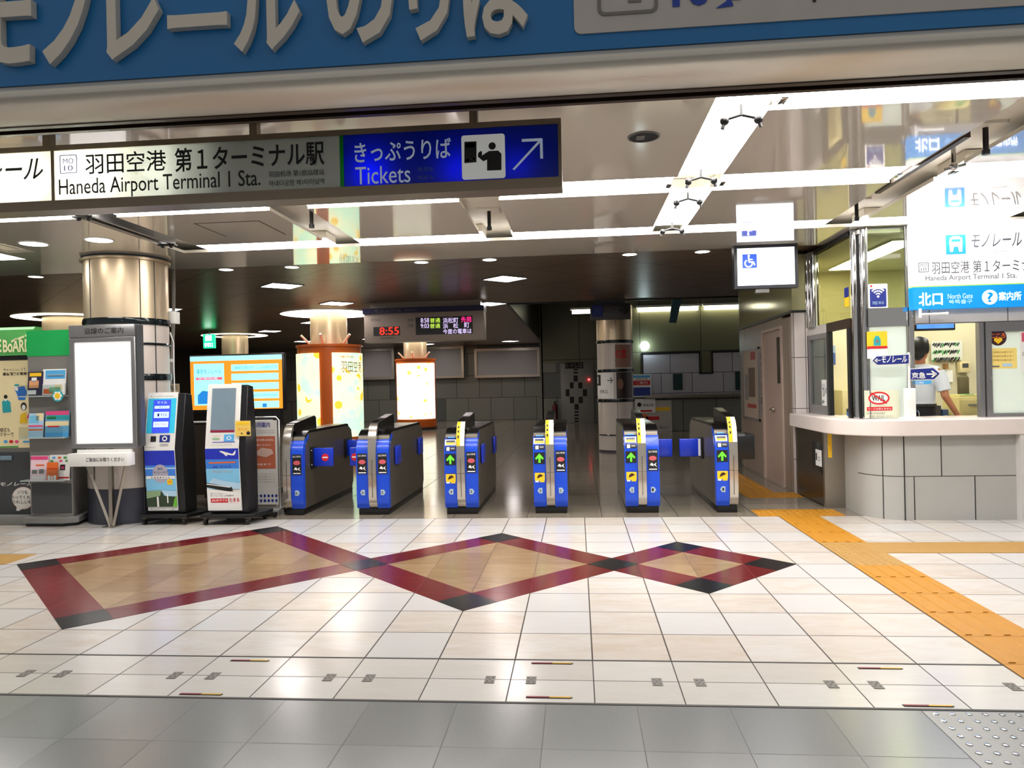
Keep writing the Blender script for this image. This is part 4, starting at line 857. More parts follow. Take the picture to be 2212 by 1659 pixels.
gate((-2.30, 8.0, 0), 'second ticket gate from left, two dark adverts and no-entry flap', True, True, 'ad', 'ad', ((-1, .30, .17, True, True), (1, .28, 0, False, False), (1, 1.5, 0, False, False)), ('6', '5'))
gate((-1.30, 8.0, 0), 'third ticket gate from left, green arrow, standing before the rear orange pillar', True, True, 'ic', 'ad', ((1, .3, 0, False, False), (1, 1.5, 0, False, False)), ('4', '3'))
gate((-0.315, 8.02, 0), 'fourth ticket gate from the left, facing the camera squarely with a green arrow', True, True, 'ic', 'ad', (), ('3', '2'))
gate((0.68, 8.01, 0), 'fifth ticket gate from the left with a blue flap reaching right, by the grey column', True, True, 'ic', 'ad', ((1, .85, .25, True, False),), ('2', '1'))
g6 = gate((1.645, 8.0, 0), 'rightmost ticket gate, half cabinet with a green arrow next to the yellow tactile strip', True, False, 'ic', '', ((-1, .85, .265, True, False),), ('1', ''))
MB(mat('flap_white_strip', (220, 222, 230), .4)).box(1.645 - .185 - .045, 1.645 - .185 - .012, 8.842, 8.85, .53, .73).build('flap_white_strip', g6, smooth=0)
b = MB(BLACK).box(1.70, 1.99, 8.5, 8.85, .52, .80, .01); b.build('side_box', g6); MB(CHROME).box(1.8, 1.88, 8.49, 8.5, .78, .81).build('side_box_latch', g6)

# ------------------------------------------------------------------ left: header board, brochure rack, display board, kiosks, poster stand
HGREEN = mat('header_green', (96, 190, 100), .4, noise=.12, scale=2); RGREEN = mat('rack_green', (20, 172, 86), .4); RACKG = mat('rack_grey', (128, 126, 122), .5)
HLET = mat('header_letter', (246, 240, 196), .5)
o = thing('notice_board', 'tall notice board with a green BOARD header and cream poster at the left edge', 'notice board', (-6.7, 7.8, 0))
yA = 7.65
MB(DKGREY).box(-7.5, -6.06, yA, yA + .3, .1, .80).build('base_cabinet', o, bev=.006)
MB(GREY).box(-7.55, -6.05, yA - .12, yA + .34, .0, .10, .008).build('foot', o)
MB(RACKG).box(-7.5, -6.06, yA + .03, yA + .12, .80, 1.86).build('back_panel', o, smooth=0)
MB(HGREEN).prism([(yA - .015, 1.875), (yA - .03, 2.16), (yA, 2.19), (yA + .1, 2.19), (yA + .1, 1.875)], -7.5, -6.0, 'x').build('header', o, smooth=20)
MB(INK).box(-7.5, -6.07, yA + .01, yA + .12, 1.83, 1.875).build('header_gap', o, smooth=0)
yh = yA - .035
b = MB(); b.text('BoARD', rect(6, 733, 67, 761, yh), yh, HLET, bold=.03); b.text('E', rect(-12, 733, 3, 761, yh), yh, HLET, bold=.03)
for q in ((24, 738, 36, 732), (38, 732, 52, 727), (54, 725, 65, 723)):
    p0, p1 = at(q[0], q[1], yh), at(q[2], q[3], yh); b.use(HLET); b.prism([(p0[0], p0[1] - .012), (p1[0], p1[1] - .012), (p1[0], p1[1] + .012), (p0[0], p0[1] + .012)], yh, yh + .002)
b.build('header_lettering', o)
yp = yA + .02
b = MB(); b.card(-7.48, -6.08, .84, 1.82, yp, CREAM, .008); yq = yp - .003
TEAL = mat('teal_print', (40, 165, 175), .5)
b.text('キャッシュレスで', rect(8, 795, 56, 802, yp), yq, DKGREY); b.text('運賃精算が簡単!', rect(6, 804, 60, 811, yp), yq, INK, bold=.02)
def pdisc(px_, py_, r_, m, y, rz=None): c = at(px_, py_, y); b.disc(c[0], c[1], r_, y, m, rz=rz)
def ppoly(m, y, *pts): b.use(m); b.prism([at(p[0], p[1], y) for p in pts], y, y + .002)
pdisc(12, 857, .022, INK, yq); ppoly(TEAL, yq, (4, 868), (12, 862), (22, 868), (24, 890), (6, 892)); pdisc(12, 864, .014, PAPER, yq - .001)
BL2 = mat('print_blue', (40, 120, 215), .5); ppoly(BL2, yq, (30, 838), (52, 834), (58, 846), (54, 864), (40, 864), (36, 850)); ppoly(PAPER, yq - .001, (30, 836), (40, 838), (38, 845), (32, 842)); pdisc(36, 832, .03, TEAL, yq, .012)
pdisc(51, 878, .035, INK, yq, .045); pdisc(51, 880, .022, PAPER, yq - .001, .03); ppoly(YELLOW, yq, (44, 895), (56, 890), (58, 914), (42, 914)); ppoly(PINK, yq, (60, 894), (66, 896), (64, 904), (58, 903))
b.text('様式も', rect(0, 924, 22, 933, yp), yq, INK); b.text('マネーで', rect(0, 934, 30, 943, yp), yq, INK)
for k_, m_ in enumerate((SKY, RED, PINK)): pdisc(12 + 12 * k_, 954, .024, m_, yq, .018)
b.card(*rect(50, 952, 68, 956, yp), yq, SKY); b.card(*rect(-20, 964, 40, 967, yp), yq, GREEN)
b.build('poster_sheet', o, smooth=0)
b = MB(mat('silver_handle', (150, 175, 195), .25, .8)); b.box(*rect(3, 984, 28, 994, yA)[:2], yA - .02, yA, *rect(3, 984, 28, 994, yA)[2:], .004); b.build('handle', o)
b = MB(); yc = yA - .003
b.text('東京モノレール', rect(-32, 1041, 72, 1050, yc), yc, PAPER, bold=.02, shear=.2); pdisc(50, 1076, .135, mat('bubble_pink_rim', (225, 200, 185), .5), yc, .125); pdisc(50, 1076, .127, mat('bubble_white', (232, 228, 222), .5), yc - .002, .117)
ppoly(M['bubble_white'], yc - .003, (36, 1094), (50, 1098), (40, 1104), (35, 1103))
b.text('いつも', rect(39, 1059, 60, 1067, yc), yc - .005, INK); b.text('のってくれて', rect(25, 1070, 74, 1078, yc), yc - .005, INK); b.text('うれしいね!♪', rect(28, 1080, 76, 1088, yc), yc - .005, INK); b.build('cabinet_lettering', o)

# brochure rack
o = thing('brochure_rack', 'grey brochure rack with plain green top and three clear shelves', 'brochure rack', (-5.8, 7.8, 0))
fp = [(-5.98, 7.5), (-5.475, 7.48), (-5.72, 8.2), (-5.98, 8.2)]
MB(RACKG).prism(fp, .1, 1.85, 'z').build('body', o, smooth=0)
MB(RGREEN).prism([(-5.985, 7.495), (-5.47, 7.475), (-5.54, 7.7), (-5.985, 7.7)], 1.85, 2.13, 'z').build('header', o, smooth=0)
MB(DKGREY).box(-5.95, -5.49, 7.478, 7.5, .14, .46).build('lower_panel', o, smooth=0)
MB(GREY).prism([(-6.03, 7.43), (-5.56, 7.41), (-5.42, 7.49), (-5.66, 8.25), (-6.03, 8.25)], .035, .1, 'z').build('foot', o, bev=.006)
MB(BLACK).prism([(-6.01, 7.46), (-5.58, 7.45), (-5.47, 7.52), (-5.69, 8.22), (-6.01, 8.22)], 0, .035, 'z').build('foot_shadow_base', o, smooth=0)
ACR = glass_mat('clear_acrylic', (236, 240, 240))
for z_ in (1.415, .965, .505):
    MB(mat('acrylic_edge', (200, 204, 204), .2)).box(-6.0, -5.5, 7.375, 7.48, z_ - .008, z_ + .004).build('shelf', o, smooth=0)
    MB(ACR).box(-6.0, -5.5, 7.372, 7.376, z_ - .008, z_ + .12).build('shelf_front', o, smooth=0)
def brochure(q, y, lab, cover, bands, tilt=.025):
    x0, x1, z0, z1 = rect(*q, y); r = thing('brochure', lab, 'brochure', ((x0 + x1) / 2, y, z0), 'brochures on the rack')
    w, h = (x1 - x0) / 2, z1 - z0
    b = MB(cover); b.prism([(0, 0), (tilt, h), (tilt + .012, h), (.012, 0)], -w, w, 'x'); b.build('booklet', r, local=True, smooth=0)
    b = MB()
    for u0, u1, v0, v1, m in bands:
        b.use(m); yy = lambda v: tilt * v - .0012
        b.poly([(-w + 2 * w * u0, yy(v0), h * v0), (-w + 2 * w * u1, yy(v0), h * v0), (-w + 2 * w * u1, yy(v1), h * v1), (-w + 2 * w * u0, yy(v1), h * v1)])
    b.build('cover_print', r, local=True, smooth=0, recalc=False)
NV = mat('navy_print', (40, 30, 66), .4); TAN = mat('tan_print', (225, 160, 110), .4); LBLU = mat('light_blue_print', (180, 215, 240), .4)
Z1 = 1.42
brochure((58, 803, 90, 853), 7.43, 'dark brochure with a yellow title on the top shelf', NV, ((.1, .9, .8, .95, YELLOW), (.1, .75, .3, .62, TAN), (.25, .6, .55, .75, PAPER), (.0, .6, .02, .2, PAPER)))
brochure((90, 797, 140, 853), 7.44, 'large white brochure with a blue sky cover on the top shelf', PAPER, ((.12, .97, .62, .95, SKY), (.2, .9, .7, .8, LBLU)))
brochure((91, 829, 139, 853), 7.395, 'small orange and green leaflet in front of the sky cover', PAPER, ((.05, .5, .1, .55, ORANGE), (.55, .9, .5, .9, CREAM), (.3, .8, .2, .7, mat('mint_print', (150, 215, 170), .4))), .01)
o2_ = MB(); c_ = at(124, 855, 7.36); o2_.disc(c_[0], c_[1], .062, 7.362, TEAL, .004); 
for k_ in range(6): o2_.disc(c_[0] + .032 * math.cos(k_ * PI / 3), c_[1] + .032 * math.sin(k_ * PI / 3), .018, 7.360, PAPER)
o2_.disc(c_[0], c_[1], .03, 7.3585, YELLOW); tag(o2_.build('sticker', smooth=0), 'round teal flower sticker on the edge of the top rack shelf', 'sticker')
brochure((60, 893, 91, 946), 7.42, 'narrow pale blue brochure on the middle shelf', LBLU, ((.05, .7, .6, .9, mat('aqua_print', (120, 200, 235), .4)), (0, 1, .45, .52, PINK), (0, 1, .3, .36, ORANGE), (.5, 1, .7, 1, CREAM)))
brochure((96, 888, 147, 946), 7.43, 'wide colourful brochure with a pink top on the middle shelf', mat('sea_print', (110, 175, 215), .4), ((0, 1, .85, 1, PINK), (.1, 1, .68, .84, TEAL), (.05, .45, .7, .8, GREEN), (0, 1, .45, .62, CREAM), (.1, .6, .4, .5, RED), (0, 1, .05, .2, SKY)))
brochure((64, 985, 101, 1040), 7.42, 'white and pink brochure at the left of the bottom shelf', mat('pale_pink_print', (246, 214, 226), .4), ((0, 1, .84, .98, PINK), (.3, .8, .6, .66, ORANGE), (.1, .4, .3, .45, GREY), (.5, .8, .3, .48, GREY), (.1, .9, .1, .2, PAPER)))
brochure((104, 983, 148, 1038), 7.44, 'white brochure with coloured dots at the right of the bottom shelf', PAPER, ((.15, .3, .85, .93, SKY), (.42, .58, .85, .93, ORANGE), (.7, .85, .85, .93, GREEN), (.05, .2, .72, .8, GREEN), (.5, .65, .72, .8, PINK), (.8, .95, .72, .8, GREEN), (.55, .8, .4, .62, INK), (.6, .75, .45, .55, PINK), (.3, 1, .08, .14, RED)))
brochure((100, 999, 123, 1038), 7.395, 'bright orange leaflet standing in the middle of the bottom shelf', ORANGE, ((0, 1, .62, .68, mat('deep_orange', (200, 60, 20), .4)), (.1, .35, .02, .28, PAPER), (.4, .6, .02, .24, PAPER), (.66, .9, .02, .28, PAPER)), .012)

# display board in front of the column
o = thing('display_board', 'free-standing display board with a blank white face before the beige column', 'display board', (-5.0, 7.4, 0))
yD = 7.36
MB(ALU).frame(-5.395, -4.655, yD, yD + .09, .845, 2.03, .05).build('frame', o, bev=.008)
MB(ALU).box(-5.395, -4.655, yD - .004, yD + .09, 2.03, 2.16, .006).build('header', o)
MB(mat('white_board_added_glow', (242, 242, 242), .12, emit=.22)).box(-5.35, -4.70, yD + .02, yD + .07, .89, 1.985).build('white_face', o, smooth=0)  # slight glow added to the face so its white reads brighter
MB(DKGREY).box(-4.655, -4.62, yD + .02, yD + .1, .86, 2.15).build('side_panel', o, smooth=0)
b = MB(); b.text('沿線のご案内', rect(182, 708, 267, 721, yD), yD - .006, INK, bold=.01); b.build('lettering', o)
t_ = MB(WHITE).box(-5.36, -4.70, yD - .11, yD + .03, .665, .80, .004).box(-5.33, -4.72, yD + .0, yD + .03, .80, .835); t_.build('leaflet_tray', o)
b = MB(); b.text('ご自由にお取りください', rect(186, 988, 268, 997, yD - .11), yD - .113, INK, bold=.01); b.build('tray_lettering', o)
for p0, p1 in (((-5.25, yD + .03, .68), (-5.015, yD + .06, .0)), ((-4.80, yD + .03, .68), (-4.985, yD + .06, .0))): MB(STEEL).path([p0, p1], .019, 4).build('leg', o)
MB(STEEL).box(-5.06, -4.93, yD - .02, yD + .16, 0, .012).box(-5.02, -4.98, yD + .05, yD + .09, .01, .9).build('foot', o, smooth=0)

# kiosks
KBODY = mat('kiosk_black', (20, 20, 24), .3)
def kiosk(label, x0, x1, ztop, zmid, yf, body_w, body_d, art):
    o = thing('charge_kiosk', label, 'kiosk', ((x0 + x1) / 2, yf + .15, 0), 'white faced kiosks on black bases')
    z0 = .145
    def yk(z): return yf + (.10 * (z - zmid) / (ztop - zmid) if z > zmid else .05 * (zmid - z) / (zmid - z0))
    MB(KBODY).prism([(yk(z0) + .014, .12), (yf + .014, zmid), (yk(ztop) + .014, ztop - .01), (yk(ztop) + .14, ztop - .03), (yf + body_d, zmid), (yf + body_d, .12)], x0 + .015, x1 + body_w, 'x').build('body', o, smooth=20, bev=.006)
    MB(WHITE).prism([(yk(z0), z0), (yf, zmid), (yk(ztop), ztop), (yk(ztop) + .014, ztop), (yf + .014, zmid), (yk(z0) + .014, z0)], x0, x1, 'x').build('front_plate', o, smooth=20, bev=.003)
    class Q:
        def __init__(s): s.b = MB(); s.k = .0015
        def r(s, u0, u1, v0, v1, m):   # u 0..1 across, v in metres
            s.b.use(m); s.k += .0006; xa, xb = x0 + u0 * (x1 - x0), x0 + u1 * (x1 - x0)
            n = 1 if (v0 - zmid) * (v1 - zmid) >= 0 else 2; vs = [v0, v1] if n == 1 else [v0, zmid, v1]
            for a, c in zip(vs, vs[1:]): s.b.poly([(xa, yk(a) - s.k, a), (xb, yk(a) - s.k, a), (xb, yk(c) - s.k, c), (xa, yk(c) - s.k, c)])
        def g(s, m, *pts):
            s.b.use(m); s.k += .0006; s.b.poly([(x0 + u * (x1 - x0), yk(v) - s.k, v) for u, v in pts])
        def e(s, u, v, ru, rv, m): s.g(m, *[(u + ru * math.cos(2 * PI * i / 24), v + rv * math.sin(2 * PI * i / 24)) for i in range(24)])
        def t(s, st, u0, u1, v0, v1, m, bold=.01):
            s.k += .0006; k = s.k; s.b.text(st, (x0 + u0 * (x1 - x0), x0 + u1 * (x1 - x0), v0, v1), 0, m, bold=bold, fmap=lambda u, w: (u, yk(w) - k, w))
        def done(s, nm): s.b.build(nm, o, smooth=0, recalc=False)
    art(Q)
    xa, xb = x0 - .06, x1 + body_w + .05
    MB(BLACK).prism([(xa, yf - .02), (xb, yf - .02), (xb + .08, yf + .2), (xb + .08, yf + body_d + .09), (xa + .09, yf + body_d + .09), (xa + .07, yf + .22), (xa, yf + .1)], .075, .115, 'z').build('base_plate', o, bev=.005)
    for cx, cy in ((xa + .04, yf + .02), (xb - .04, yf + .02), (xb, yf + body_d + .05), (xa + .14, yf + body_d + .05)):
        w = MB(BLACK).tube((cx - .014, cy, .032), (cx + .014, cy, .032), .032, n=18); w.use(STEELD).box(cx - .02, cx + .02, cy - .012, cy + .03, .05, .078); w.build('caster', o)
    return o
SEA1 = mat('print_sky_deep', (30, 50, 190), .4); SEA2 = mat('print_sky_mid', (60, 130, 225), .4); SEA3 = mat('print_sky_light', (130, 200, 240), .4); MOON = mat('print_moon', (176, 172, 190), .4)
def scr(name, c, e): return mat(name, c, .25, emit=e, noise=.04)
def art1(Q):
    q = Q(); q.r(.03, .97, .985, 1.405, CYAN); q.r(0, 1, 1.36, 1.41, PAPER); q.t('モノレールでマイルをためよう', .1, .9, 1.375, 1.392, DKGREY, 0); q.done('upper_print')
    q = Q(); q.k = .005; DB = scr('kiosk_screen_blue', (44, 60, 190), .8); LBs = scr('kiosk_screen_pale', (150, 165, 225), .9)
    q.r(.22, .80, .99, 1.345, DB); q.r(.26, .76, 1.25, 1.28, LBs); q.r(.26, .76, 1.15, 1.215, LBs); q.r(.26, .76, 1.05, 1.11, LBs); q.t('■ マイル', .38, .7, 1.165, 1.2, scr('kiosk_screen_ink', (20, 30, 110), .2)); q.t('ポイント', .42, .68, 1.255, 1.275, M['kiosk_screen_ink']); q.t('タッチしてください', .32, .7, 1.065, 1.095, scr('kiosk_screen_rose', (170, 90, 170), .4)); q.t('マイル', .34, .68, 1.302, 1.33, LBs); q.done('screen')
    q = Q(); q.k = .004; q.r(.2, .38, .895, .955, INK); q.r(.5, .84, .89, .965, BLUE); q.e(.67, .927, .085, .028, PAPER); q.e(.67, .927, .05, .016, BLUE); q.r(.52, .8, .865, .869, INK); q.r(.52, .8, .85, .854, INK); q.t('カードをここへ', .06, .4, .83, .842, INK); q.done('card_reader')
    q = Q(); q.k = .003; q.r(0, 1, .62, .80, SEA1); q.r(0, 1, .5, .64, SEA2); q.r(0, 1, .34, .52, SEA3); q.r(0, 1, .60, .615, LBLU); q.e(.5, .55, .26, .1, MOON); q.t('東京', .42, .58, .59, .615, INK); q.t('モノレールで', .27, .75, .55, .578, INK); q.r(.02, .98, .495, .525, PAPER); q.t('たまる★マイル', .18, .82, .498, .52, INK, .02); q.e(.8, .46, .1, .035, YELLOW); q.t('2倍', .74, .86, .45, .472, ORANGE)
    q.r(0, 1, .19, .36, mat('print_forest', (44, 62, 40), .4, noise=.5, scale=25)); q.g(mat('print_meadow', (140, 170, 130), .4), (0, .36), (.5, .37), (.45, .31), (0, .28)); q.g(LBLU, (.5, .37), (1, .36), (1, .3), (.6, .31)); q.r(.34, .4, .19, .3, PAPER); q.r(.68, .72, .23, .33, PAPER); q.g(mat('print_leaf', (110, 190, 50), .4), (.86, .19), (1, .19), (1, .31), (.92, .27)); q.t('東京モノレール', .08, .9, .155, .17, GREY, 0); q.done('lower_poster')
kiosk('smaller cyan-topped kiosk on a wheeled black base, left of the two', -4.665, -4.325, 1.425, .82, 7.50, .08, .30, art1)
def art2(Q):
    q = Q(); q.k = .003; q.r(.14, .86, .985, 1.455, mat('dark_glass_screen', (120, 140, 155), .08, noise=.1)); q.r(.14, .86, .985, 1.01, mat('screen_maroon', (140, 30, 60), .3)); q.done('screen')
    q = Q(); q.k = .003; q.r(.56, .86, .89, .962, SKY); q.e(.71, .925, .07, .02, PAPER); q.e(.71, .925, .045, .013, SKY); q.t('ご利用方法', .2, .48, .945, .955, RED, 0); q.e(.32, .92, .12, .012, mat('pale_green_print', (150, 190, 150), .5)); q.r(.22, .9, .88, .886, SEA1); q.t('ここにタッチ', .5, .8, .845, .862, INK, 0); q.t('カード・スマホ', .18, .5, .845, .858, GREY, 0); q.done('card_reader')
    q = Q(); q.k = .003; q.r(0, 1, .69, .815, SEA1); q.r(0, 1, .58, .70, SEA2); q.r(0, 1, .38, .60, SEA3); q.g(PAPER, (.42, .785), (.5, .79), (.82, .755), (.9, .79), (.93, .79), (.9, .755), (.86, .74), (.6, .75)); q.g(PAPER, (.55, .76), (.62, .735), (.66, .735), (.66, .76)); q.g(ORANGE, (.1, .67), (.9, .675), (.9, .66), (.1, .655)); q.t('JAL マイル', .2, .78, .60, .635, SEA1); q.t('キャンペーン', .2, .8, .555, .58, mat('faded_orange_print', (225, 150, 110), .5))
    q.g(LBLU, (0, .42), (.2, .5), (.5, .47), (1, .44), (1, .38), (0, .38)); q.g(INK, (0, .45), (.75, .40), (.78, .365), (.7, .35), (0, .40)); q.g(PAPER, (0, .44), (.7, .405), (.7, .395), (0, .43)); q.g(PAPER, (0, .385), (1, .34), (1, .15), (0, .15)); q.t('東京モノレールに乗って', .1, .5, .325, .338, INK, 0); q.t('モノレール ご利用で', .1, .8, .3, .318, INK); q.r(.1, .62, .235, .28, RED); q.t('JALのマイル', .13, .6, .243, .272, PAPER, .02); q.t('たまる', .66, .96, .245, .285, RED, .02); q.t('キャンペーン', .68, .95, .225, .24, RED, 0); q.done('lower_poster')
k2 = kiosk('taller white kiosk with an unlit screen and an airliner poster, right of the two', -3.965, -3.595, 1.50, .82, 7.47, .07, .30, art2)
b = MB(); x0, x1, z0, z1 = rect(508, 909, 541, 942, 7.45); b.card(x0, x1, z0, z1, 7.452, mat('yellow_note', (240, 205, 100), .5), .004, .008); b.card(x0 + .02, x1 - .02, z1 - .04, z1 - .015, 7.45, YELLOW); b.disc(x1 - .025, z0 + .03, .02, 7.45, INK); b.disc(x0 + .07, z0 + .028, .008, 7.45, INK); b.text('ポイント', (x0 + .03, x1 - .03, z0 + .06, z0 + .09), 7.449, ORANGE)
b.build('yellow_notice', k2, smooth=0)

# poster stand on wheels
o = thing('poster_stand', 'wheeled chrome poster stand with a red-brown notice, left of the first gate', 'poster stand', (-3.6, 8.1, 0))
yS = 8.06; x0, x1 = -3.80, -3.395
MB(mat('stand_tube', (210, 210, 210), .2, .8)).path([(x0, yS, .07), (x0, yS, 1.08), (x0 + .03, yS, 1.115), (x1 - .03, yS, 1.115), (x1, yS, 1.08), (x1, yS, .07)], .012, 10).build('tube_frame', o)
b = MB(); b.card(x0 + .02, x1 - .02, .12, 1.08, yS - .004, mat('dull_paper', (196, 194, 190), .5), .008); yy = yS - .0065
b.text('ご利用案内', (x0 + .05, x1 - .1, 1.0, 1.06), yy, BLUE, bold=.01)
for i in range(2): b.text('いつもご利用いただきありがとうございます', (x0 + .04, x1 - .05, .955 - .025 * i, .972 - .025 * i), yy, DKGREY)
b.card(x0 + .045, x1 - .045, .53, .9, yy, mat('brick_print', (170, 92, 66), .5)); y2 = yy - .002
b.text('✕', (x0 + .06, x0 + .11, .83, .88), y2, PAPER); b.text('この先ご利用になれません', (x0 + .12, x1 - .06, .845, .87), y2, PAPER); b.text('ご注意ください', (x0 + .08, x1 - .1, .79, .81), y2, PAPER)
b.use(mat('print_pale_hand', (190, 160, 150), .5)); b.prism([(x0 + .13, .72), (x0 + .2, .77), (x0 + .32, .75), (x0 + .34, .7), (x0 + .25, .66), (x0 + .15, .68)], y2, y2 + .001); b.use(GREEN); b.prism([(x0 + .06, .68), (x0 + .1, .76), (x0 + .13, .7)], y2, y2 + .001); b.text('係員まで', (x0 + .12, x1 - .1, .57, .59), y2, PAPER)
for i in range(4): b.text('乗車券をお持ちでない方は券売機でお求めください', (x0 + .07, x1 - .05, .46 - .03 * i, .475 - .03 * i), yy, mat('olive_text', (120, 118, 80), .5))
for j in range(2):
    for i in range(8): b.disc(x0 + .045 + i * .045, .22 - j * .055, .013, yy, BLUE, rz=.017)
b.build('poster_sheet', o, smooth=0)
MB(GREY).box(x0 - .01, x1 + .01, yS - .15, yS + .15, .06, .075).build('foot_frame', o, smooth=0)
for cx in (x0, x1):
    for cy in (-.15, .15): MB(BLACK).tube((cx - .012, yS + cy, .03), (cx + .012, yS + cy, .03), .03, n=16).build('caster', o)

# ------------------------------------------------------------------ station office: counter
CTOP = mat('counter_top_stone', (222, 212, 208), .25, noise=.05); CBASE = tile_mat('counter_base_panel', (168, 168, 164), (160, 160, 156), (40, 38, 36), .63, .43, 3.54, .0, .007, .28, axes='XZ', vein=.08, offset=.5)
o = thing('counter', 'curved station office counter with pale top and grey panelled base', 'counter', (3.6, 7.8, 0))
top = [(2.60, 9.30), (2.60, 8.05)] + [(3.2 - .6 * math.cos(PI / 2 * i / 14), 8.05 - .6 * math.sin(PI / 2 * i / 14)) for i in range(1, 15)] + [(6.5, 7.45), (6.5, 8.1), (3.05, 8.1), (2.98, 8.2), (2.95, 9.30)]
MB(CTOP).prism(top, .835, .995, 'z').build('worktop', o, bev=.01)
path = [(2.89, 9.2), (2.89, 7.9)] + [(3.25 - .36 * math.cos(PI / 2 * i / 12), 7.9 - .36 * math.sin(PI / 2 * i / 12)) for i in range(1, 13)] + [(6.5, 7.54)]
inn = [(2.95, 9.2), (2.95, 7.9)] + [(3.25 - .30 * math.cos(PI / 2 * i / 12), 7.9 - .30 * math.sin(PI / 2 * i / 12)) for i in range(1, 13)] + [(6.5, 7.60)]
CB = mat('counter_panel', (172, 172, 168), .3, noise=.04, scale=4)
MB(CB).prism(path + inn[::-1], 0, .84, 'z').build('base_panels', o, smooth=40)
b = MB(INK)
pth2 = [(p[0] - .0015, p[1] - .0015) for p in path[1:]]; in2 = [(p[0] + .004, p[1] + .004) for p in path[1:]]
b.prism(pth2 + in2[::-1], .428, .434, 'z')
for x, z0, z1 in ((3.20, 0, .84), (3.55, .43, .84), (4.26, .43, .84), (3.29, 0, .43), (3.86, 0, .43), (4.6, 0, .43)): b.box(x - .004, x + .004, 7.537, 7.55, z0, z1)
for a, z0, z1 in ((.9, 0, .84),): b.box(3.25 - .362 * math.cos(a) - .003, 3.25 - .362 * math.cos(a) + .003, 7.9 - .362 * math.sin(a) - .003, 7.9 - .362 * math.sin(a) + .003, z0, z1)
b.build('panel_joints', o, smooth=0)
MB(mat('pale_jamb', (206, 204, 202), .4)).box(4.245, 4.30, 7.46, 7.54, 0, .84).build('side_jamb', o, smooth=0)
o = thing('steel_cabinet', 'dark stainless cabinet with a card niche under the left end of the counter', 'cabinet', (2.78, 8.8, 0))
MB(mat('brown_stainless', (92, 80, 68), .25, .9)).box(2.68, 2.885, 8.32, 9.31, .01, .825).build('body', o, bev=.004)
MB(STEEL).box(2.675, 2.89, 8.27, 8.32, .0, .83).build('front_post', o, smooth=0)
MB(BLACK).box(2.672, 2.69, 8.33, 8.68, .37, .70, .004).build('card_niche', o)
b = MB(); fx = lambda u, w: (2.667, u, w); b.use(PAPER).box(2.666, 2.672, 8.35, 8.54, .44, .62); b.use(INK).box(2.6645, 2.6665, 8.49, 8.525, .50, .58); b.use(mat('soft_grey_print', (170, 170, 175), .5)); b.box(2.6645, 2.6665, 8.37, 8.46, .53, .545).box(2.6645, 2.6665, 8.37, 8.46, .50, .515); b.build('card_label', o, smooth=0)
b = MB(YELLOW).box(2.715, 2.755, 8.264, 8.27, .55, .81); b.text('きっぷ', (2.722, 2.748, .62, .74), 8.262, ORANGE); b.build('yellow_label', o, smooth=0)

# ------------------------------------------------------------------ station office: shell
OFF = mat('office_wall_cream', (214, 206, 174), .6, noise=.04, scale=1.5); OFFC = mat('office_ceiling', (230, 228, 215), .6)
wall('wall_office', (OFF, 2.98, 9, 10.6, 10.7, 0, 2.9), (OFF, 2.98, 3.02, 9.41, 10.6, 0, 2.9), (OFF, 8.9, 9, 7.8, 10.6, 0, 2.9))
struct(MB(OFFC).box(2.9, 9, 7.8, 10.6, 2.895, 2.935).build('ceiling_office', smooth=0))
struct(MB(mat('office_floor', (150, 145, 135), .5)).box(2.98, 9, 8.12, 10.6, 0, .02).build('floor_office', smooth=0))
o = thing('office_light', 'fluorescent strip light on the office ceiling seen through the corner glass', 'ceiling light', (3.55, 9.2, 2.89))
MB(mat('office_lamp', (255, 252, 235), .5, emit=14.0, noise=0)).box(3.42, 3.68, 8.2, 10.2, 2.865, 2.875).build('diffuser', o, smooth=0); MB(WHITE).box(3.4, 3.7, 8.18, 10.22, 2.875, 2.893).build('tray', o, smooth=0)
o = dup(o, (5.3, 9.2, 2.89), 'fluorescent strip light on the office ceiling above the staff desk')
LINT = mat('lintel_panel', (206, 202, 198), .35)
GLS = glass_mat('office_glass', (214, 220, 196), 0, 1.3); GLC = glass_mat('clear_glass', (232, 238, 234)); FROST = glass_mat('frosted_glass', (240, 248, 246), .8, 1.2)
# front lintel and windows
struct(MB(LINT).box(3.42, 9, 7.72, 7.80, 1.945, 2.93).build('wall_lintel', smooth=0))
b = MB(DKGREY)
for x in (3.55, 4.30): b.box(x - .003, x + .003, 7.717, 7.722, 1.945, 2.1)
b.box(3.42, 6, 7.717, 7.722, 1.945, 1.952); struct(b.build('trim_9', smooth=0))
w1 = thing('window_1', 'x', 'x', (4.08, 7.76, 1.0)); struct(w1)
for k_ in ('label', 'category'): del w1[k_]
MB(ALU).box(4.03, 4.075, 7.73, 7.80, .995, 1.945).box(4.085, 4.14, 7.715, 7.77, .995, 1.945).box(4.14, 6, 7.715, 7.77, 1.85, 1.945).box(4.14, 6, 7.715, 7.77, .995, 1.03).build('window_frame', w1, smooth=0)
MB(INK).box(4.072, 4.088, 7.735, 7.80, .995, 1.945).build('window_seal', w1, smooth=0)
MB(FROST).box(4.14, 6, 7.735, 7.742, 1.03, 1.85).build('window_pane', w1, smooth=0)
MB(CHROME).box(4.115, 4.13, 7.70, 7.716, 1.34, 1.40, .004).build('window_latch', w1)
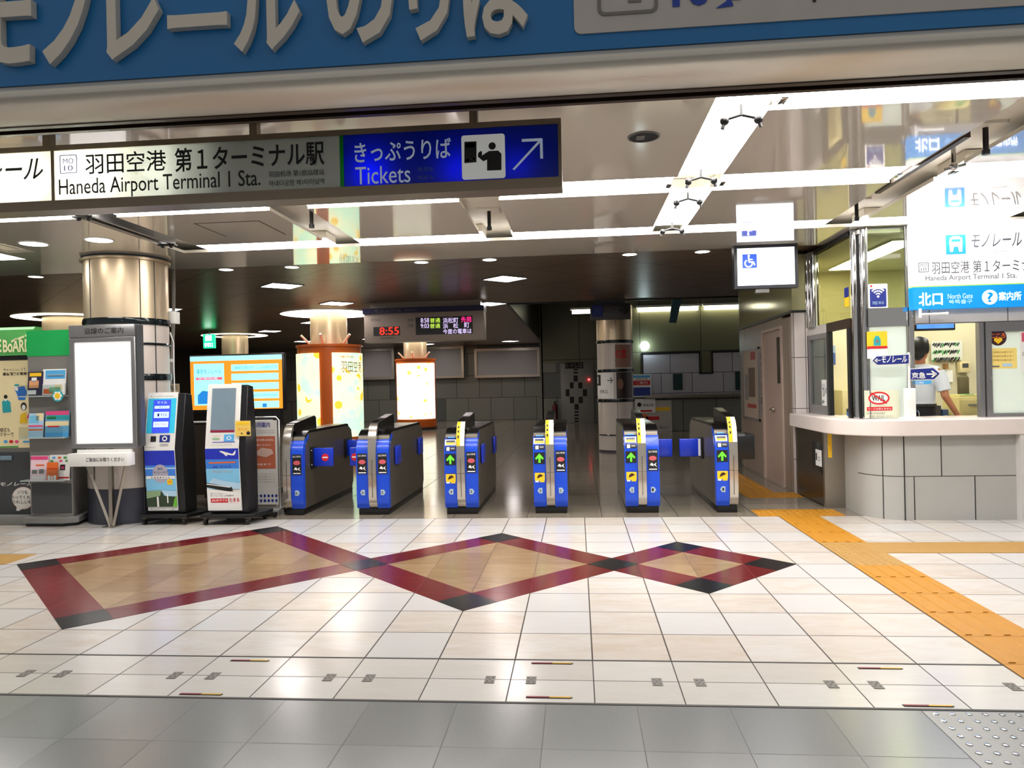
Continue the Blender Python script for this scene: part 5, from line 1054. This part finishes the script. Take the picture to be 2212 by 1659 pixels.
# corner posts and corner glass
o = thing('corner_post', 'pair of polished chrome posts at the left corner of the station office', 'post', (2.94, 7.84, .995), 'chrome posts of the office corner')
for x, y in ((2.895, 7.89), (2.955, 7.81)): MB(CHROME).tube((x, y, .995), (x, y, 2.945), .036, n=24).build('tube', o)
MB(INK).box(2.915, 2.93, 7.84, 7.86, .995, 2.945).build('seal', o, smooth=0)
o = thing('corner_post', 'slim chrome post left of the staff window and the white north gate sign', 'post', (3.385, 7.75, .995), 'chrome posts of the office corner')
MB(CHROME).tube((3.385, 7.75, .995), (3.385, 7.75, 2.945), .028, n=24).build('tube', o)
w2 = thing('window_2', 'x', 'x', (3.2, 7.76, 1.0)); struct(w2)
for k_ in ('label', 'category'): del w2[k_]
MB(GLS).box(2.965, 3.352, 7.752, 7.760, 2.12, 2.945).build('window_pane', w2, smooth=0)
MB(CHROME).box(2.965, 3.352, 7.735, 7.765, 1.935, 2.12).build('window_band', w2, smooth=0)
MB(FROST).box(2.965, 3.352, 7.752, 7.760, 1.0, 1.935).build('window_pane', w2, smooth=0)
MB(ALU).box(2.965, 2.975, 7.745, 7.768, 1.0, 2.945).box(3.34, 3.352, 7.745, 7.768, 1.0, 2.945).build('window_frame', w2, smooth=0)
# side window wall
w3 = thing('window_3', 'x', 'x', (2.86, 8.6, 1.0)); struct(w3)
for k_ in ('label', 'category'): del w3[k_]
OLG = glass_mat('olive_tinted_glass', (214, 214, 186), 0, 1.25)
MB(OLG).box(2.858, 2.866, 7.93, 8.98, 2.04, 2.90).build('window_pane', w3, smooth=0)
MB(INK).box(2.85, 2.875, 7.92, 9.31, 2.90, 2.945).build('window_head', w3, smooth=0)
MB(CHROME).tube((2.85, 9.07, 2.03), (2.85, 9.07, 2.93), .06, n=20).tube((2.85, 9.2, 2.03), (2.85, 9.2, 2.93), .06, n=20).build('window_mullion', w3)
MB(BROWN).box(2.84, 2.88, 7.93, 8.62, 1.94, 2.04).build('window_lintel', w3, smooth=0)
MB(LINT).box(2.845, 2.88, 8.62, 9.31, 1.94, 2.04).build('window_top_panel', w3, smooth=0)
MB(ALU).box(2.842, 2.885, 8.62, 8.66, .995, 1.94).box(2.842, 2.885, 9.22, 9.31, .995, 1.94).box(2.842, 2.885, 8.66, 9.22, 1.88, 1.94).box(2.842, 2.885, 8.66, 9.22, .995, 1.10).build('window_frame', w3, smooth=0)
MB(BLACK).box(2.838, 2.89, 8.56, 8.62, .995, 1.94).box(2.838, 2.89, 7.93, 7.99, .995, 1.94).box(2.84, 2.885, 9.30, 9.33, .995, 1.94).build('window_jamb', w3, smooth=0)
MB(glass_mat('grey_glass', (150, 158, 156), .25)).box(2.862, 2.868, 8.66, 9.22, 1.10, 1.88).build('window_pane', w3, smooth=0)
# service notice on the grey side window
b = MB(PAPER).box(2.853, 2.858, 8.65, 8.86, 1.10, 1.40); ys_ = lambda u, w: (2.8515, u, w)
b.text('きっぷ', (8.83, 8.76, 1.2, 1.37), 0, INK, fmap=ys_, bold=.02); b.text('←', (8.85, 8.76, 1.12, 1.17), 0, INK, fmap=ys_, bold=.03); b.text('精算', (8.74, 8.67, 1.24, 1.31), 0, mat('slate_text', (90, 90, 120), .5), fmap=ys_)
tag(b.build('notice', smooth=0), 'white notice with a black arrow on the grey side window', 'notice')
# door in the right wall
d = thing('door_1', 'x', 'x', (2.69, 10.4, 0)); struct(d)
for k_ in ('label', 'category'): del d[k_]
DOORM = mat('pinkish_door', (176, 152, 140), .4)
MB(DOORM).box(2.70, 2.74, 9.93, 10.85, 0, 2.08).build('door_leaf', d, smooth=0)
MB(mat('door_frame_paint', (186, 166, 154), .4)).box(2.675, 2.75, 9.86, 9.93, 0, 2.12).box(2.675, 2.75, 10.85, 10.92, 0, 2.12).box(2.675, 2.75, 9.93, 10.85, 2.08, 2.12).build('door_frame', d, smooth=0)
MB(mat('door_dark_glass', (70, 60, 48), .15)).box(2.694, 2.702, 9.98, 10.16, 1.36, 1.98).build('door_glass', d, smooth=0)
MB(CHROME).tube((2.70, 10.42, 1.0), (2.655, 10.42, 1.0), .014).tube((2.655, 10.42, 1.0), (2.655, 10.29, 1.0), .011).ball((2.70, 10.42, 1.0), .028).build('door_handle', d)
# framed poster and vertical lettering on the right wall
o = thing('framed_poster', 'narrow framed poster on the right wall beyond the pink door', 'poster', (2.67, 11.6, 1.3))
MB(ALU).box(2.672, 2.69, 11.08, 11.13, .80, 1.9).box(2.672, 2.69, 12.08, 12.13, .80, 1.9).box(2.672, 2.69, 11.08, 12.13, 1.87, 1.9).box(2.672, 2.69, 11.08, 12.13, .80, .83).build('frame', o, smooth=0)
b = MB(mat('aged_poster', (168, 150, 134), .5)).box(2.68, 2.688, 11.13, 12.08, .83, 1.87); b.use(mat('poster_dim_figure', (92, 72, 60), .5)); b.box(2.677, 2.68, 11.35, 11.75, 1.15, 1.6); b.use(GREY).box(2.677, 2.68, 11.8, 12.0, 1.1, 1.5); b.use(mat('poster_red', (150, 40, 36), .5)).box(2.677, 2.68, 11.3, 11.85, .98, 1.04).box(2.677, 2.68, 11.3, 11.6, 1.72, 1.84); b.build('print', o, smooth=0)
b = MB(); f_ = lambda u, w: (2.686, u, w)
for i, ch in enumerate('東京モノレール'): b.text(ch, (11.02, 10.95, 1.70 - i * .13, 1.81 - i * .13), 0, INK, fmap=f_)
tag(b.build('wall_lettering', smooth=0), 'small dark vertical lettering on the right wall beside the door frame', 'lettering')

# ------------------------------------------------------------------ north gate sign over the staff window
o = thing('gate_sign', 'big white and sky blue lit sign for the north gate above the staff window', 'sign', (4.3, 7.68, 2.5))
yn = 7.62
NW = mat('gate_sign_white', (214, 214, 216), .5, emit=.42, noise=0); NB = mat('gate_sign_blue', (0, 142, 226), .45, emit=.22, noise=0); NG = mat('gate_sign_lime', (150, 210, 70), .4, emit=.3)
MB(NW).box(3.355, 5.4, yn, yn + .1, 2.315, 2.945).build('white_face', o, smooth=0); MB(NB).box(3.355, 5.4, yn, yn + .1, 2.085, 2.305).build('blue_band', o, smooth=0); MB(NG).box(3.355, 5.4, yn, yn + .1, 2.305, 2.315).build('lime_line', o, smooth=0)
b = MB(); y_ = yn - .003
R = rect(2043, 507, 2086, 549, yn); b.card(*R, y_, mat('train_icon_blue', (30, 130, 225), .4, emit=.3), .002)
def ip(u, v): return (R[0] + u * (R[1] - R[0]), R[2] + v * (R[3] - R[2]))
b.use(NW); b.prism([ip(*p) for p in ((.2, .12), (.17, .6), (.2, .82), (.35, .92), (.65, .92), (.8, .82), (.83, .6), (.8, .12), (.66, .12), (.6, .38), (.4, .38), (.34, .12))], y_ - .002, y_); b.use(M['train_icon_blue']); b.prism([ip(*p) for p in ((.28, .64), (.28, .76), (.72, .76), (.72, .64))], y_ - .004, y_ - .002)
SGREY = mat('sign_grey_text', (70, 70, 80), .5)
b.text('モノレール', rect(2098, 504, 2207, 533, yn), y_, SGREY, shear=.25, bold=.006); b.text('TOKYO MONORAIL', rect(2098, 541, 2180, 546, yn), y_, mat('sign_pale_text', (140, 140, 150), .5))
R2 = rect(1984, 567, 2006, 588, yn); b.use(SGREY); b.ring(rrect(*R2, .008), rrect(R2[0] + .006, R2[1] - .006, R2[2] + .006, R2[3] - .006, .005), y_, y_ + .001); b.text('MO', rect(1988, 570, 2002, 577, yn), y_, SGREY); b.text('10', rect(1989, 578, 2001, 585, yn), y_, SGREY)
b.text('羽田空港 第１ターミナル駅', rect(2012, 561, 2268, 588, yn), y_, SGREY); b.text('Haneda Airport Terminal 1 Sta.', rect(1999, 592, 2196, 607, yn), y_, SGREY)
NLW = mat('sign_lit_letter', (255, 255, 255), .4, emit=1.2, noise=0)
b.text('北口', rect(1984, 632, 2036, 660, yn), y_, NLW, bold=.02); b.text('North Gate', rect(2047, 634, 2101, 645, yn), y_, mat('sign_soft_letter', (190, 228, 248), .4, emit=.4)); b.text('북쪽출구', rect(2049, 647, 2100, 656, yn), y_, M['sign_soft_letter'])
c_ = at(2138, 642, yn); b.disc(c_[0], c_[1], .072, y_, NLW); b.text('?', (c_[0] - .03, c_[0] + .03, c_[1] - .05, c_[1] + .05), y_ - .003, NB, bold=.03); b.text('案内所', rect(2157, 630, 2206, 649, yn), y_, NLW, bold=.01)
b.build('lettering', o)
MB(mat('white_rod', (240, 240, 240), .3)).tube((3.40, 7.60, 2.03), (3.66, 7.60, 2.035), .012).ball((3.665, 7.60, 2.035), .016).tube((3.41, 7.60, 2.0), (3.41, 7.60, 2.09), .014).build('support_rod', o)

# ------------------------------------------------------------------ stickers and small signs of the office front
def sticker(nm, lab, cat, fn): b = MB(); fn(b); return tag(b.build(nm, smooth=0), lab, cat)
def s_wifi(b):
    x0, x1, z0, z1 = rect(1876, 613, 1918, 667, 7.74); b.card(x0, x1, z0, z1, 7.744, PAPER, .004, .012); b.card(x0 + .015, x1 - .015, z0 + .02, z1 - .05, 7.742, BLUE, .002, .01); cx, cz = (x0 + x1) / 2, z0 + .13
    b.use(PAPER)
    for r0, r1 in ((.02, .032), (.045, .058), (.07, .084)): b.prism([(cx + r1 * math.cos(t), cz + r1 * math.sin(t)) for t in [math.radians(40 + 100 * i / 10) for i in range(11)]] + [(cx + r0 * math.cos(t), cz + r0 * math.sin(t)) for t in [math.radians(140 - 100 * i / 10) for i in range(11)]], 7.740, 7.742)
    b.disc(cx, cz - .005, .012, 7.740, PAPER); b.text('FREE Wi-Fi', (x0 + .04, x1 - .04, z0 + .045, z0 + .075), 7.740, LBLU); b.disc(x0 + .03, z1 - .022, .011, 7.742, RED)
sticker('sticker', 'blue and white wireless network sticker on the upper corner glass', 'sticker', s_wifi)
def s_yel(b):
    x0, x1, z0, z1 = rect(1873, 716, 1917, 753, 7.74); b.card(x0, x1, z0, z1, 7.744, YELLOW, .004); cx = (x0 + x1) / 2; b.card(x0, x1, z0, z0 + .025, 7.742, RED, .002); b.use(TEAL); b.prism([(cx - .035, z0 + .03), (cx - .035, z0 + .09), (cx - .015, z0 + .13), (cx + .015, z0 + .13), (cx + .035, z0 + .09), (cx + .035, z0 + .03)], 7.742, 7.744); b.disc(cx, z0 + .075, .018, 7.740, GREY)
    b.card(x0, x1, z0 - .1, z0 - .005, 7.744, PAPER, .004)
sticker('sticker', 'yellow sticker with a teal bag shape on the corner glass under the chrome band', 'sticker', s_yel)
def s_no(b):
    x0, x1, z0, z1 = rect(1868, 843, 1944, 904, 7.74); b.card(x0, x1, 1.005, z1, 7.746, mat('pale_green_sheet', (216, 220, 196), .5), .004)
    R = rect(1876, 846, 1922, 874, 7.74); cx, cz, rx, rz = (R[0] + R[1]) / 2, (R[2] + R[3]) / 2, (R[1] - R[0]) / 2, (R[3] - R[2]) / 2
    E_ = lambda k: [(cx + (rx - k) * math.cos(2 * PI * i / 32), cz + (rz - k) * math.sin(2 * PI * i / 32)) for i in range(32)]
    b.disc(cx, cz, rx, 7.7445, PAPER, rz=rz); b.use(RED); b.ring(E_(0), E_(.016), 7.742, 7.7445); b.text('WAIL', (cx - .07, cx + .06, cz - .03, cz + .03), 7.7425, INK, bold=.02); b.use(RED); b.prism([(cx - .08, cz + .05), (cx - .07, cz + .06), (cx + .08, cz - .05), (cx + .07, cz - .06)], 7.741, 7.743)
    R = rect(1873, 879, 1928, 887, 7.74); b.card(*R, 7.743, RED, .002); b.text('カードは使えません', (R[0] + .01, R[1] - .01, R[2] + .008, R[3] - .008), 7.7415, PAPER); b.text('STAFF AVAILABLE', rect(1872, 891, 1912, 895, 7.74), 7.743, GREY); b.text('お問い合わせください', rect(1878, 897, 1932, 902, 7.74), 7.743, GREY)
sticker('notice', 'pale green notice with a red crossed oval at the foot of the corner glass', 'notice', s_no)
o = thing('pointer_sign', 'white table stand with two blue pointer signs on the counter', 'sign', (3.30, 7.62, .995))
yA = 7.58
MB(WHITE).box(3.215, 3.385, yA - .03, yA + .11, .995, 1.01, .004).box(3.255, 3.345, yA + .005, yA + .075, 1.01, 1.30, .004).build('base_block', o)
MB(WHITE).tube((3.30, yA + .04, 1.30), (3.30, yA + .04, 1.66), .012).build('post', o)
def pointer(pts, y, nm):
    c = (sum(p[0] for p in pts) / len(pts), sum(p[1] for p in pts) / len(pts)); MB(WHITE).prism([(c[0] + (p[0] - c[0]) * 1.07, c[1] + (p[1] - c[1]) * 1.14) for p in pts], y + .003, y + .012).build(nm + '_backing', o, smooth=0)
    b = MB(BLUE); b.prism(pts, y, y + .004); return b
yl = yA + .005
pt = [at(*p, yl) for p in ((1885, 779), (1894, 770), (1963, 766), (1963, 785), (1896, 788))]
b = pointer(pt, yl, 'left_pointer'); b.text('モノレール', rect(1904, 769, 1959, 783, yl), yl - .003, PAPER, bold=.02, shear=.2); b.text('←', rect(1888, 774, 1902, 783, yl), yl - .003, PAPER, bold=.03); b.build('left_pointer', o, smooth=0)
pt = [at(*p, yl) for p in ((1967, 798), (2016, 795), (2030, 807), (2018, 819), (1967, 820))]
b = pointer(pt, yl, 'right_pointer'); b.text('京急', rect(1969, 804, 1999, 818, yl), yl - .003, PAPER, bold=.02); b.text('→', rect(2001, 800, 2024, 816, yl), yl - .003, PAPER, bold=.03); b.use(CYAN); b.card(*rect(1977, 822, 2012, 830, yl), yl, SKY, .006); b.text('空港線', rect(1979, 824, 1995, 829, yl), yl - .003, PAPER); b.build('right_pointer', o, smooth=0)
def s_heart(b):
    cx, cz = at(2156, 729, 7.73); b.disc(cx, cz, .082, 7.731, mat('dark_plum_print', (62, 26, 40), .5)); b.text('こころ', (cx - .07, cx + .07, cz - .005, cz + .04), 7.729, ORANGE, bold=.03); b.use(YELLOW); b.prism([(cx, cz - .065), (cx - .04, cz - .03), (cx - .035, cz - .005), (cx - .015, cz - .002), (cx, cz - .015), (cx + .015, cz - .002), (cx + .035, cz - .005), (cx + .04, cz - .03)], 7.7285, 7.731)
sticker('sticker', 'round plum sticker with a yellow heart on the frosted window', 'sticker', s_heart)
def s_ynote(b):
    x0, x1, z0, z1 = rect(2138, 752, 2197, 796, 7.73); b.card(x0, x1, z0, z1, 7.731, mat('soft_yellow_sheet', (246, 222, 130), .5), .003)
    for i in range(3): b.text('ご利用のお客さまへ', (x0 + .02, x1 - .03, z1 - .05 - i * .04, z1 - .03 - i * .04), 7.729, mat('ochre_text', (150, 110, 50), .5))
    b.card(x0 + .12, x1 - .05, z0 + .02, z0 + .05, 7.729, LBLU); b.card(x0 + .02, x0 + .09, z0 + .015, z0 + .03, 7.729, GREY)
sticker('notice', 'pale yellow notice below the round sticker on the frosted window', 'notice', s_ynote)
def s_pink(b):
    x0, x1, z0, z1 = rect(2203, 712, 2240, 802, 7.73); b.card(x0, x1, z0, z1, 7.731, PAPER, .003); b.card(x0 + .02, x1, z1 - .12, z1 - .03, 7.729, mat('rose_sheet', (220, 90, 120), .5)); b.text('お知らせ', (x0 + .02, x1 - .02, z0 + .15, z0 + .2), 7.729, GREY)
sticker('notice', 'white and rose notice on the frosted window, cut by the right photo edge', 'notice', s_pink)
b = MB(); x0, x1, z0, z1 = rect(1836, 645, 1843, 682, 7.95); b.use(BLUE).box(2.849, 2.856, 7.95, 8.06, 2.27, 2.37); b.use(YELLOW).box(2.849, 2.856, 7.95, 8.06, 2.17, 2.265); tag(b.build('sticker', smooth=0), 'small blue and yellow sticker on the side glass by the chrome posts', 'sticker')

# ------------------------------------------------------------------ things inside the office
yb = 10.55
o = thing('ceiling_monitor', 'slim monitor hanging at the top of the staff window, blue picture', 'monitor', (3.95, 8.9, 2.9))
x0, x1, z0, z1 = rect(1976, 690, 2064, 714, 8.9); b = MB(BLACK).box(x0, x1, 8.9, 8.95, z0, z0 + .42, .008); b.build('bezel', o); b = MB(mat('monitor_picture', (60, 110, 200), .3, emit=.8, noise=.5, scale=8)).box(x0 + .02, x1 - .02, 8.895, 8.9, z0 + .025, z0 + .39); b.build('picture', o, smooth=0); MB(GREY).tube(((x0 + x1) / 2, 8.96, z0 + .3), ((x0 + x1) / 2, 8.96, 2.89), .03).build('mount', o)
b = MB(); x0, x1, z0, z1 = rect(2012, 737, 2079, 777, yb); b.card(x0, x1, z0, z1, yb, mat('chart_paper', (214, 216, 206), .5), .01)
random.seed(11)
for i in range(3):
    for k_ in range(14):
        u = x0 + .02 + (x1 - x0 - .06) * k_ / 14; v = z1 - .05 - i * .1; b.use(random.choice((INK, DKGREY, GREEN, INK))); a = random.uniform(-.02, .02); b.prism([(u, v - .03 + a), (u + .03, v + .015), (u + .022, v + .035), (u - .008, v - .005 + a)], yb - .002, yb)
tag(b.build('chart', smooth=0), 'white chart full of small dark marks on the office back wall', 'chart')
o = thing('wall_phone', 'beige wall telephone unit with dark display in the office', 'telephone', (5.3, yb, 1.6))
x0, x1, z0, z1 = rect(2069, 782, 2092, 805, yb); MB(mat('beige_plastic', (214, 198, 150), .5)).box(x0, x1, yb - .06, yb + .04, z0, z1, .01).build('body', o); MB(DKGREY).box(x0 + .03, x1 - .03, yb - .064, yb - .06, z1 - .08, z1 - .02).build('display', o, smooth=0)
b = MB(mat('brown_switch', (140, 100, 50), .5)); b.box(*rect(2040, 786, 2047, 797, yb)[:2], yb - .02, yb + .04, *rect(2040, 786, 2047, 797, yb)[2:]); tag(b.build('wall_switch', smooth=0), 'small brown switch on the office back wall left of the telephone', 'switch')
b = MB(); b.card(*rect(2044, 800, 2060, 825, yb), yb + .02, PAPER, .01); tag(b.build('paper_note', smooth=0), 'white paper pinned to the back wall below the brown switch', 'paper')
o = thing('office_chair', 'dark olive office chair in front of the back wall', 'chair', (5.0, 10.2, .02))
OLV = mat('olive_upholstery', (92, 84, 56), .7); x0, x1, z0, z1 = rect(2070, 812, 2094, 862, 10.3)
MB(OLV).box(x0, x1, 10.28, 10.35, z0, z1, .03).build('backrest', o); MB(OLV).box(x0 - .05, x1 + .05, 9.9, 10.3, z0 - .42, z0 - .34, .03).build('seat', o); xm = (x0 + x1) / 2
MB(BLACK).tube((xm, 10.1, .1), (xm, 10.1, z0 - .42), .03).tube((xm, 10.32, z0 - .38), (xm, 10.32, z0 + .05), .018).build('column', o)
for k_ in range(5): MB(BLACK).tube((xm, 10.1, .09), (xm + .27 * math.cos(k_ * 1.257), 10.1 + .27 * math.sin(k_ * 1.257), .05), .018).ball((xm + .27 * math.cos(k_ * 1.257), 10.1 + .27 * math.sin(k_ * 1.257), .05), .03).build('leg', o)
o = thing('drawer_cabinet', 'beige drawer cabinet at the right of the staff window', 'cabinet', (4.75, 9.4, .02))
x0, x1, _, z1 = rect(2072, 858, 2130, 905, 9.2); BC = mat('beige_cabinet', (206, 190, 130), .5)
MB(BC).box(x0, x1, 9.2, 9.6, .02, z1, .008).build('body', o)
for k_ in range(3): d_ = MB(mat('beige_drawer', (196, 180, 122), .5)).box(x0 + .02, x1 - .02, 9.185, 9.2, z1 - .30 - k_ * .3, z1 - .03 - k_ * .3, .004).build('drawer', o); h_ = MB(ALU).box(x0 + .1, x0 + .22, 9.175, 9.186, z1 - .1 - k_ * .3, z1 - .08 - k_ * .3).build('drawer_handle', o, smooth=0); h_.parent = d_
b = MB(mat('yellowish_paper', (214, 204, 140), .6)); b.prism([(x0 + .02, 9.22), (x0 + .28, 9.21), (x0 + .3, 9.5), (x0 + .05, 9.55)], z1 + .0, z1 + .03, 'z'); b.use(GREEN); b.prism([(x0 + .1, 9.25), (x0 + .2, 9.25), (x0 + .2, 9.4), (x0 + .1, 9.4)], z1 + .03, z1 + .036, 'z'); tag(b.build('paper_stack', smooth=0), 'loose stack of yellowish papers on the beige drawer cabinet', 'papers')
o = thing('desk', 'grey desk with dark front behind the counter', 'desk', (4.6, 9.5, .02))
MB(mat('desk_top', (170, 162, 140), .5)).box(3.5, 4.53, 9.25, 9.95, .70, .735, .006).build('tabletop', o)
for x in (3.54, 4.49): MB(DKGREY).box(x - .02, x + .02, 9.28, 9.92, .02, .70).build('leg', o, smooth=0)
x0, x1, z0, z1 = rect(2035, 856, 2047, 903, 9.4)
b = MB(mat('binder_blue', (60, 84, 130), .5)).box(x0, x1, 9.38, 9.62, .735, .735 + (z1 - z0) + .0, .004); b.use(PAPER).box(x0 + .015, x1 - .015, 9.376, 9.38, .82, .93); tag(b.build('binder', smooth=0), 'blue ring binder standing on the desk right of the staff member', 'binder')
b = MB(mat('book_shelf_dark', (60, 56, 60), .5)).box(x0 - .11, x0 - .01, 9.40, 9.62, .735, 1.05, .004); tag(b.build('binder', smooth=0), 'dark grey binder standing next to the blue one on the desk', 'binder')
# books and tray on the counter seen through the open side window
for nm, lab, m, q in (('tray', 'dark brown tray resting on books at the open side window', mat('tray_brown', (48, 32, 28), .4), (2.99, 3.22, 8.05, 8.4, 1.13, 1.155)), ('book', 'white book under the brown tray at the side window', PAPER, (2.98, 3.24, 8.02, 8.4, 1.075, 1.13)), ('book', 'tan book in the middle of the counter stack', TAN, (2.99, 3.23, 8.04, 8.4, 1.04, 1.075)), ('book', 'blue book at the bottom of the counter stack', BL2, (2.97, 3.24, 8.0, 8.4, .995, 1.04))):
    tag(MB(m).box(*q, .004).build(nm), lab, nm)
struct(MB(CTOP).box(2.95, 3.4, 8.1, 8.6, .83, .995).build('trim_10', smooth=0))
b = MB(); x0, x1, z0, z1 = rect(1808, 742, 1836, 786, 10.0); b.card(x0, x1, z0, z1, 10.54, mat('sea_photo', (70, 90, 150), .5, noise=.2), .01); b.card(x0, x1, z0 + .62 * (z1 - z0), z1, 10.537, mat('sky_photo', (150, 170, 190), .5), .004); tag(b.build('poster', smooth=0), 'seascape poster on the office back wall seen through the side window', 'poster')
o = thing('wall_panel_phone', 'cream cabinet with shelves inside the office by the side window', 'cabinet', (3.7, 10.4, .02))
MB(mat('cream_cabinet', (214, 200, 150), .5)).box(3.55, 4.1, 10.2, 10.59, .02, 1.25, .006).build('body', o); b = MB(DKGREY)
b.box(3.6, 4.05, 10.195, 10.2, .9, 1.0).build('shelf_gap', o, smooth=0)

# ------------------------------------------------------------------ staff member
def fused(parts, voxel, m, name, root=None, smooth_it=4):
    b = MB(m)
    for p in parts: p(b)
    me = bpy.data.meshes.new('tmp'); bmesh.ops.recalc_face_normals(b.bm, faces=b.bm.faces); b.bm.to_mesh(me); b.bm.free()
    t = bpy.data.objects.new('tmp', me); COL.objects.link(t)
    r = t.modifiers.new('r', 'REMESH'); r.mode = 'VOXEL'; r.voxel_size = voxel
    s = t.modifiers.new('s', 'SMOOTH'); s.factor = .5; s.iterations = smooth_it
    dg = bpy.context.evaluated_depsgraph_get(); out = bpy.data.meshes.new_from_object(t.evaluated_get(dg)); bpy.data.objects.remove(t)
    out.name = name; out.materials.clear(); out.materials.append(m)
    for p in out.polygons: p.use_smooth = True
    ob = bpy.data.objects.new(name, out); COL.objects.link(ob)
    if root is not None: ob.parent = root
    return ob
K = 1.035
def V3(*p): return tuple(K * v for v in p)
T_ = lambda pts, rs, n=14: (lambda b: b.path([V3(*p) for p in pts], [K * r for r in rs], n))
B_ = lambda c, rx, ry, rz: (lambda b: b.ball(V3(*c), K * rx, K * ry, K * rz, 20, 14))
SKIN = mat('skin', (190, 126, 92), .55, noise=.05, scale=30); SHIRT = mat('shirt_white', (222, 228, 238), .75, noise=.05, scale=12); TROU = mat('trousers_black', (20, 20, 26), .8); HAIR = mat('hair_black', (14, 12, 12), .45, noise=.4, scale=80)
man = thing('person', 'person in white short-sleeved shirt and black trousers, seen from behind in the staff window', 'person', (3.82, 8.55, .02), None, math.radians(-46))
def hand(sx, wr, d, down):
    """palm, four fingers of different lengths and a thumb, from the wrist wr along d"""
    w = Vector(wr); d = Vector(d).normalized(); up = Vector(down).normalized(); side = d.cross(up).normalized() * sx
    ps = [B_(tuple(w + d * .045), .036, .036, .036), T_([tuple(w), tuple(w + d * .05), tuple(w + d * .09)], [.024, .032, .028])]
    for off, ln, r in ((-.03, .066, .0085), (-.01, .078, .009), (.011, .074, .009), (.03, .058, .008)):
        a = w + d * .085 + side * off; k1 = a + d * ln * .5 + up * .006; k2 = a + d * ln * .85 + up * .024; ps.append(T_([tuple(a), tuple(k1), tuple(k2)], [r * 1.1, r, r * .8], 8))
    a = w + d * .03 + side * -.032; ps.append(T_([tuple(a), tuple(a + d * .03 - side * .022 + up * .01), tuple(a + d * .06 - side * .024 + up * .02)], [.013, .011, .009], 8))
    return ps
rs_, re_, rw_ = (.19, 0, 1.385), (.245, .0, 1.135), (.31, .10, .955)
ls_, le_, lw_ = (-.19, 0, 1.385), (-.24, .02, 1.12), (-.19, .22, 1.0)
body = [T_([(0, .0, .86), (0, 0, 1.0), (0, 0, 1.2), (0, 0, 1.36)], [.12, .11, .125, .10]), T_([ls_, (0, 0, 1.42), rs_], [.048, .062, .048]), T_([(0, -.005, 1.40), (0, .01, 1.55)], [.056, .05]),
        B_((0, .025, 1.63), .073, .09, .108), B_((0, .06, 1.575), .05, .055, .055), B_((0, .122, 1.615), .013, .018, .018), B_((-.075, .02, 1.62), .012, .022, .032), B_((.075, .02, 1.62), .012, .022, .032), B_((0, .108, 1.578), .024, .012, .008),
        T_([rs_, re_, rw_], [.047, .038, .026]), T_([ls_, le_, lw_], [.047, .038, .026])]
for sx in (-1, 1): body += [T_([(sx * .085, 0, .9), (sx * .095, .01, .48), (sx * .1, -.01, .08)], [.085, .056, .04]), T_([(sx * .1, -.03, .045), (sx * .105, .06, .045), (sx * .11, .15, .03)], [.042, .042, .03])]
body += hand(1, rw_, (.1, .5, -.75), (-.2, .3, -.9)) + hand(-1, lw_, (.2, .7, -.5), (0, .2, -1))
fused(body, .0065, SKIN, 'body', man, 3)
fused([B_((0, -.008, 1.668), .098, .102, .112), B_((.0, .02, 1.725), .08, .075, .05), B_((0, -.05, 1.605), .078, .052, .08), B_((0, -.06, 1.56), .055, .03, .04), B_((-.07, -.005, 1.64), .032, .05, .06), B_((.072, -.012, 1.645), .03, .045, .055), B_((.01, .06, 1.72), .06, .05, .035)], .007, HAIR, 'hair', man, 2)
fused([T_([(0, 0, 1.03), (0, .0, 1.08), (0, -.005, 1.2), (0, -.01, 1.34), (0, -.005, 1.40)], [.142, .138, .148, .140, .09], 24), B_((-.07, -.02, 1.30), .09, .10, .10), B_((.07, -.02, 1.30), .09, .10, .10), T_([(-.185, 0, 1.39), (0, -.004, 1.425), (.185, 0, 1.39)], [.06, .07, .06]),
       T_([(.18, 0, 1.395), (.215, 0, 1.28), (.238, .0, 1.19)], [.068, .07, .066]), T_([(-.18, 0, 1.395), (-.215, .005, 1.28), (-.232, .012, 1.19)], [.068, .07, .066]), T_([(0, 0, 1.42), (0, .0, 1.475)], [.072, .064])], .008, SHIRT, 'shirt', man, 3)
fused([T_([(0, 0, 1.06), (0, 0, .9)], [.139, .15], 24)] + [T_([(sx * .075, 0, .92), (sx * .095, .01, .5), (sx * .1, -.01, .09)], [.115, .082, .07], 18) for sx in (-1, 1)], .009, TROU, 'trousers', man, 3)
b = MB(mat('belt_black', (30, 28, 28), .4)); b.lathe([(.15, K * 1.02), (.156, K * 1.025), (.156, K * 1.05), (.15, K * 1.055)], 0, 0, 32); b.build('belt', man, local=True)
b = MB(CHROME); b.path([(.03 + .018 * math.cos(t), -.167, .97 + .05 * math.sin(t)) for t in [2 * PI * i / 20 for i in range(21)]], .006, 6); b.build('key_ring', man, local=True)
for sx in (-1, 1):
    bb = MB(BLACK).prism([(sx * K * .06, -.06), (sx * K * .15, -.06), (sx * K * .16, .14), (sx * K * .12, .20), (sx * K * .07, .15)], 0.0, .07, 'z'); bb.build('shoe', man, local=True, bev=.015)
# suitcase wheel peeping in at the right edge
o = thing('barrier', 'black wheeled end of a barrier at the right edge of the floor', 'barrier', (4.42, 7.35, 0))
MB(BLACK).tube((4.32, 7.35, .03), (4.36, 7.35, .03), .03, n=18).build('wheel', o); MB(GREY).path([(4.33, 7.36, .05), (4.45, 7.36, .1), (4.7, 7.36, .1)], .016).build('leg', o)

bpy.data.objects.remove(_to); bpy.data.curves.remove(_tc)
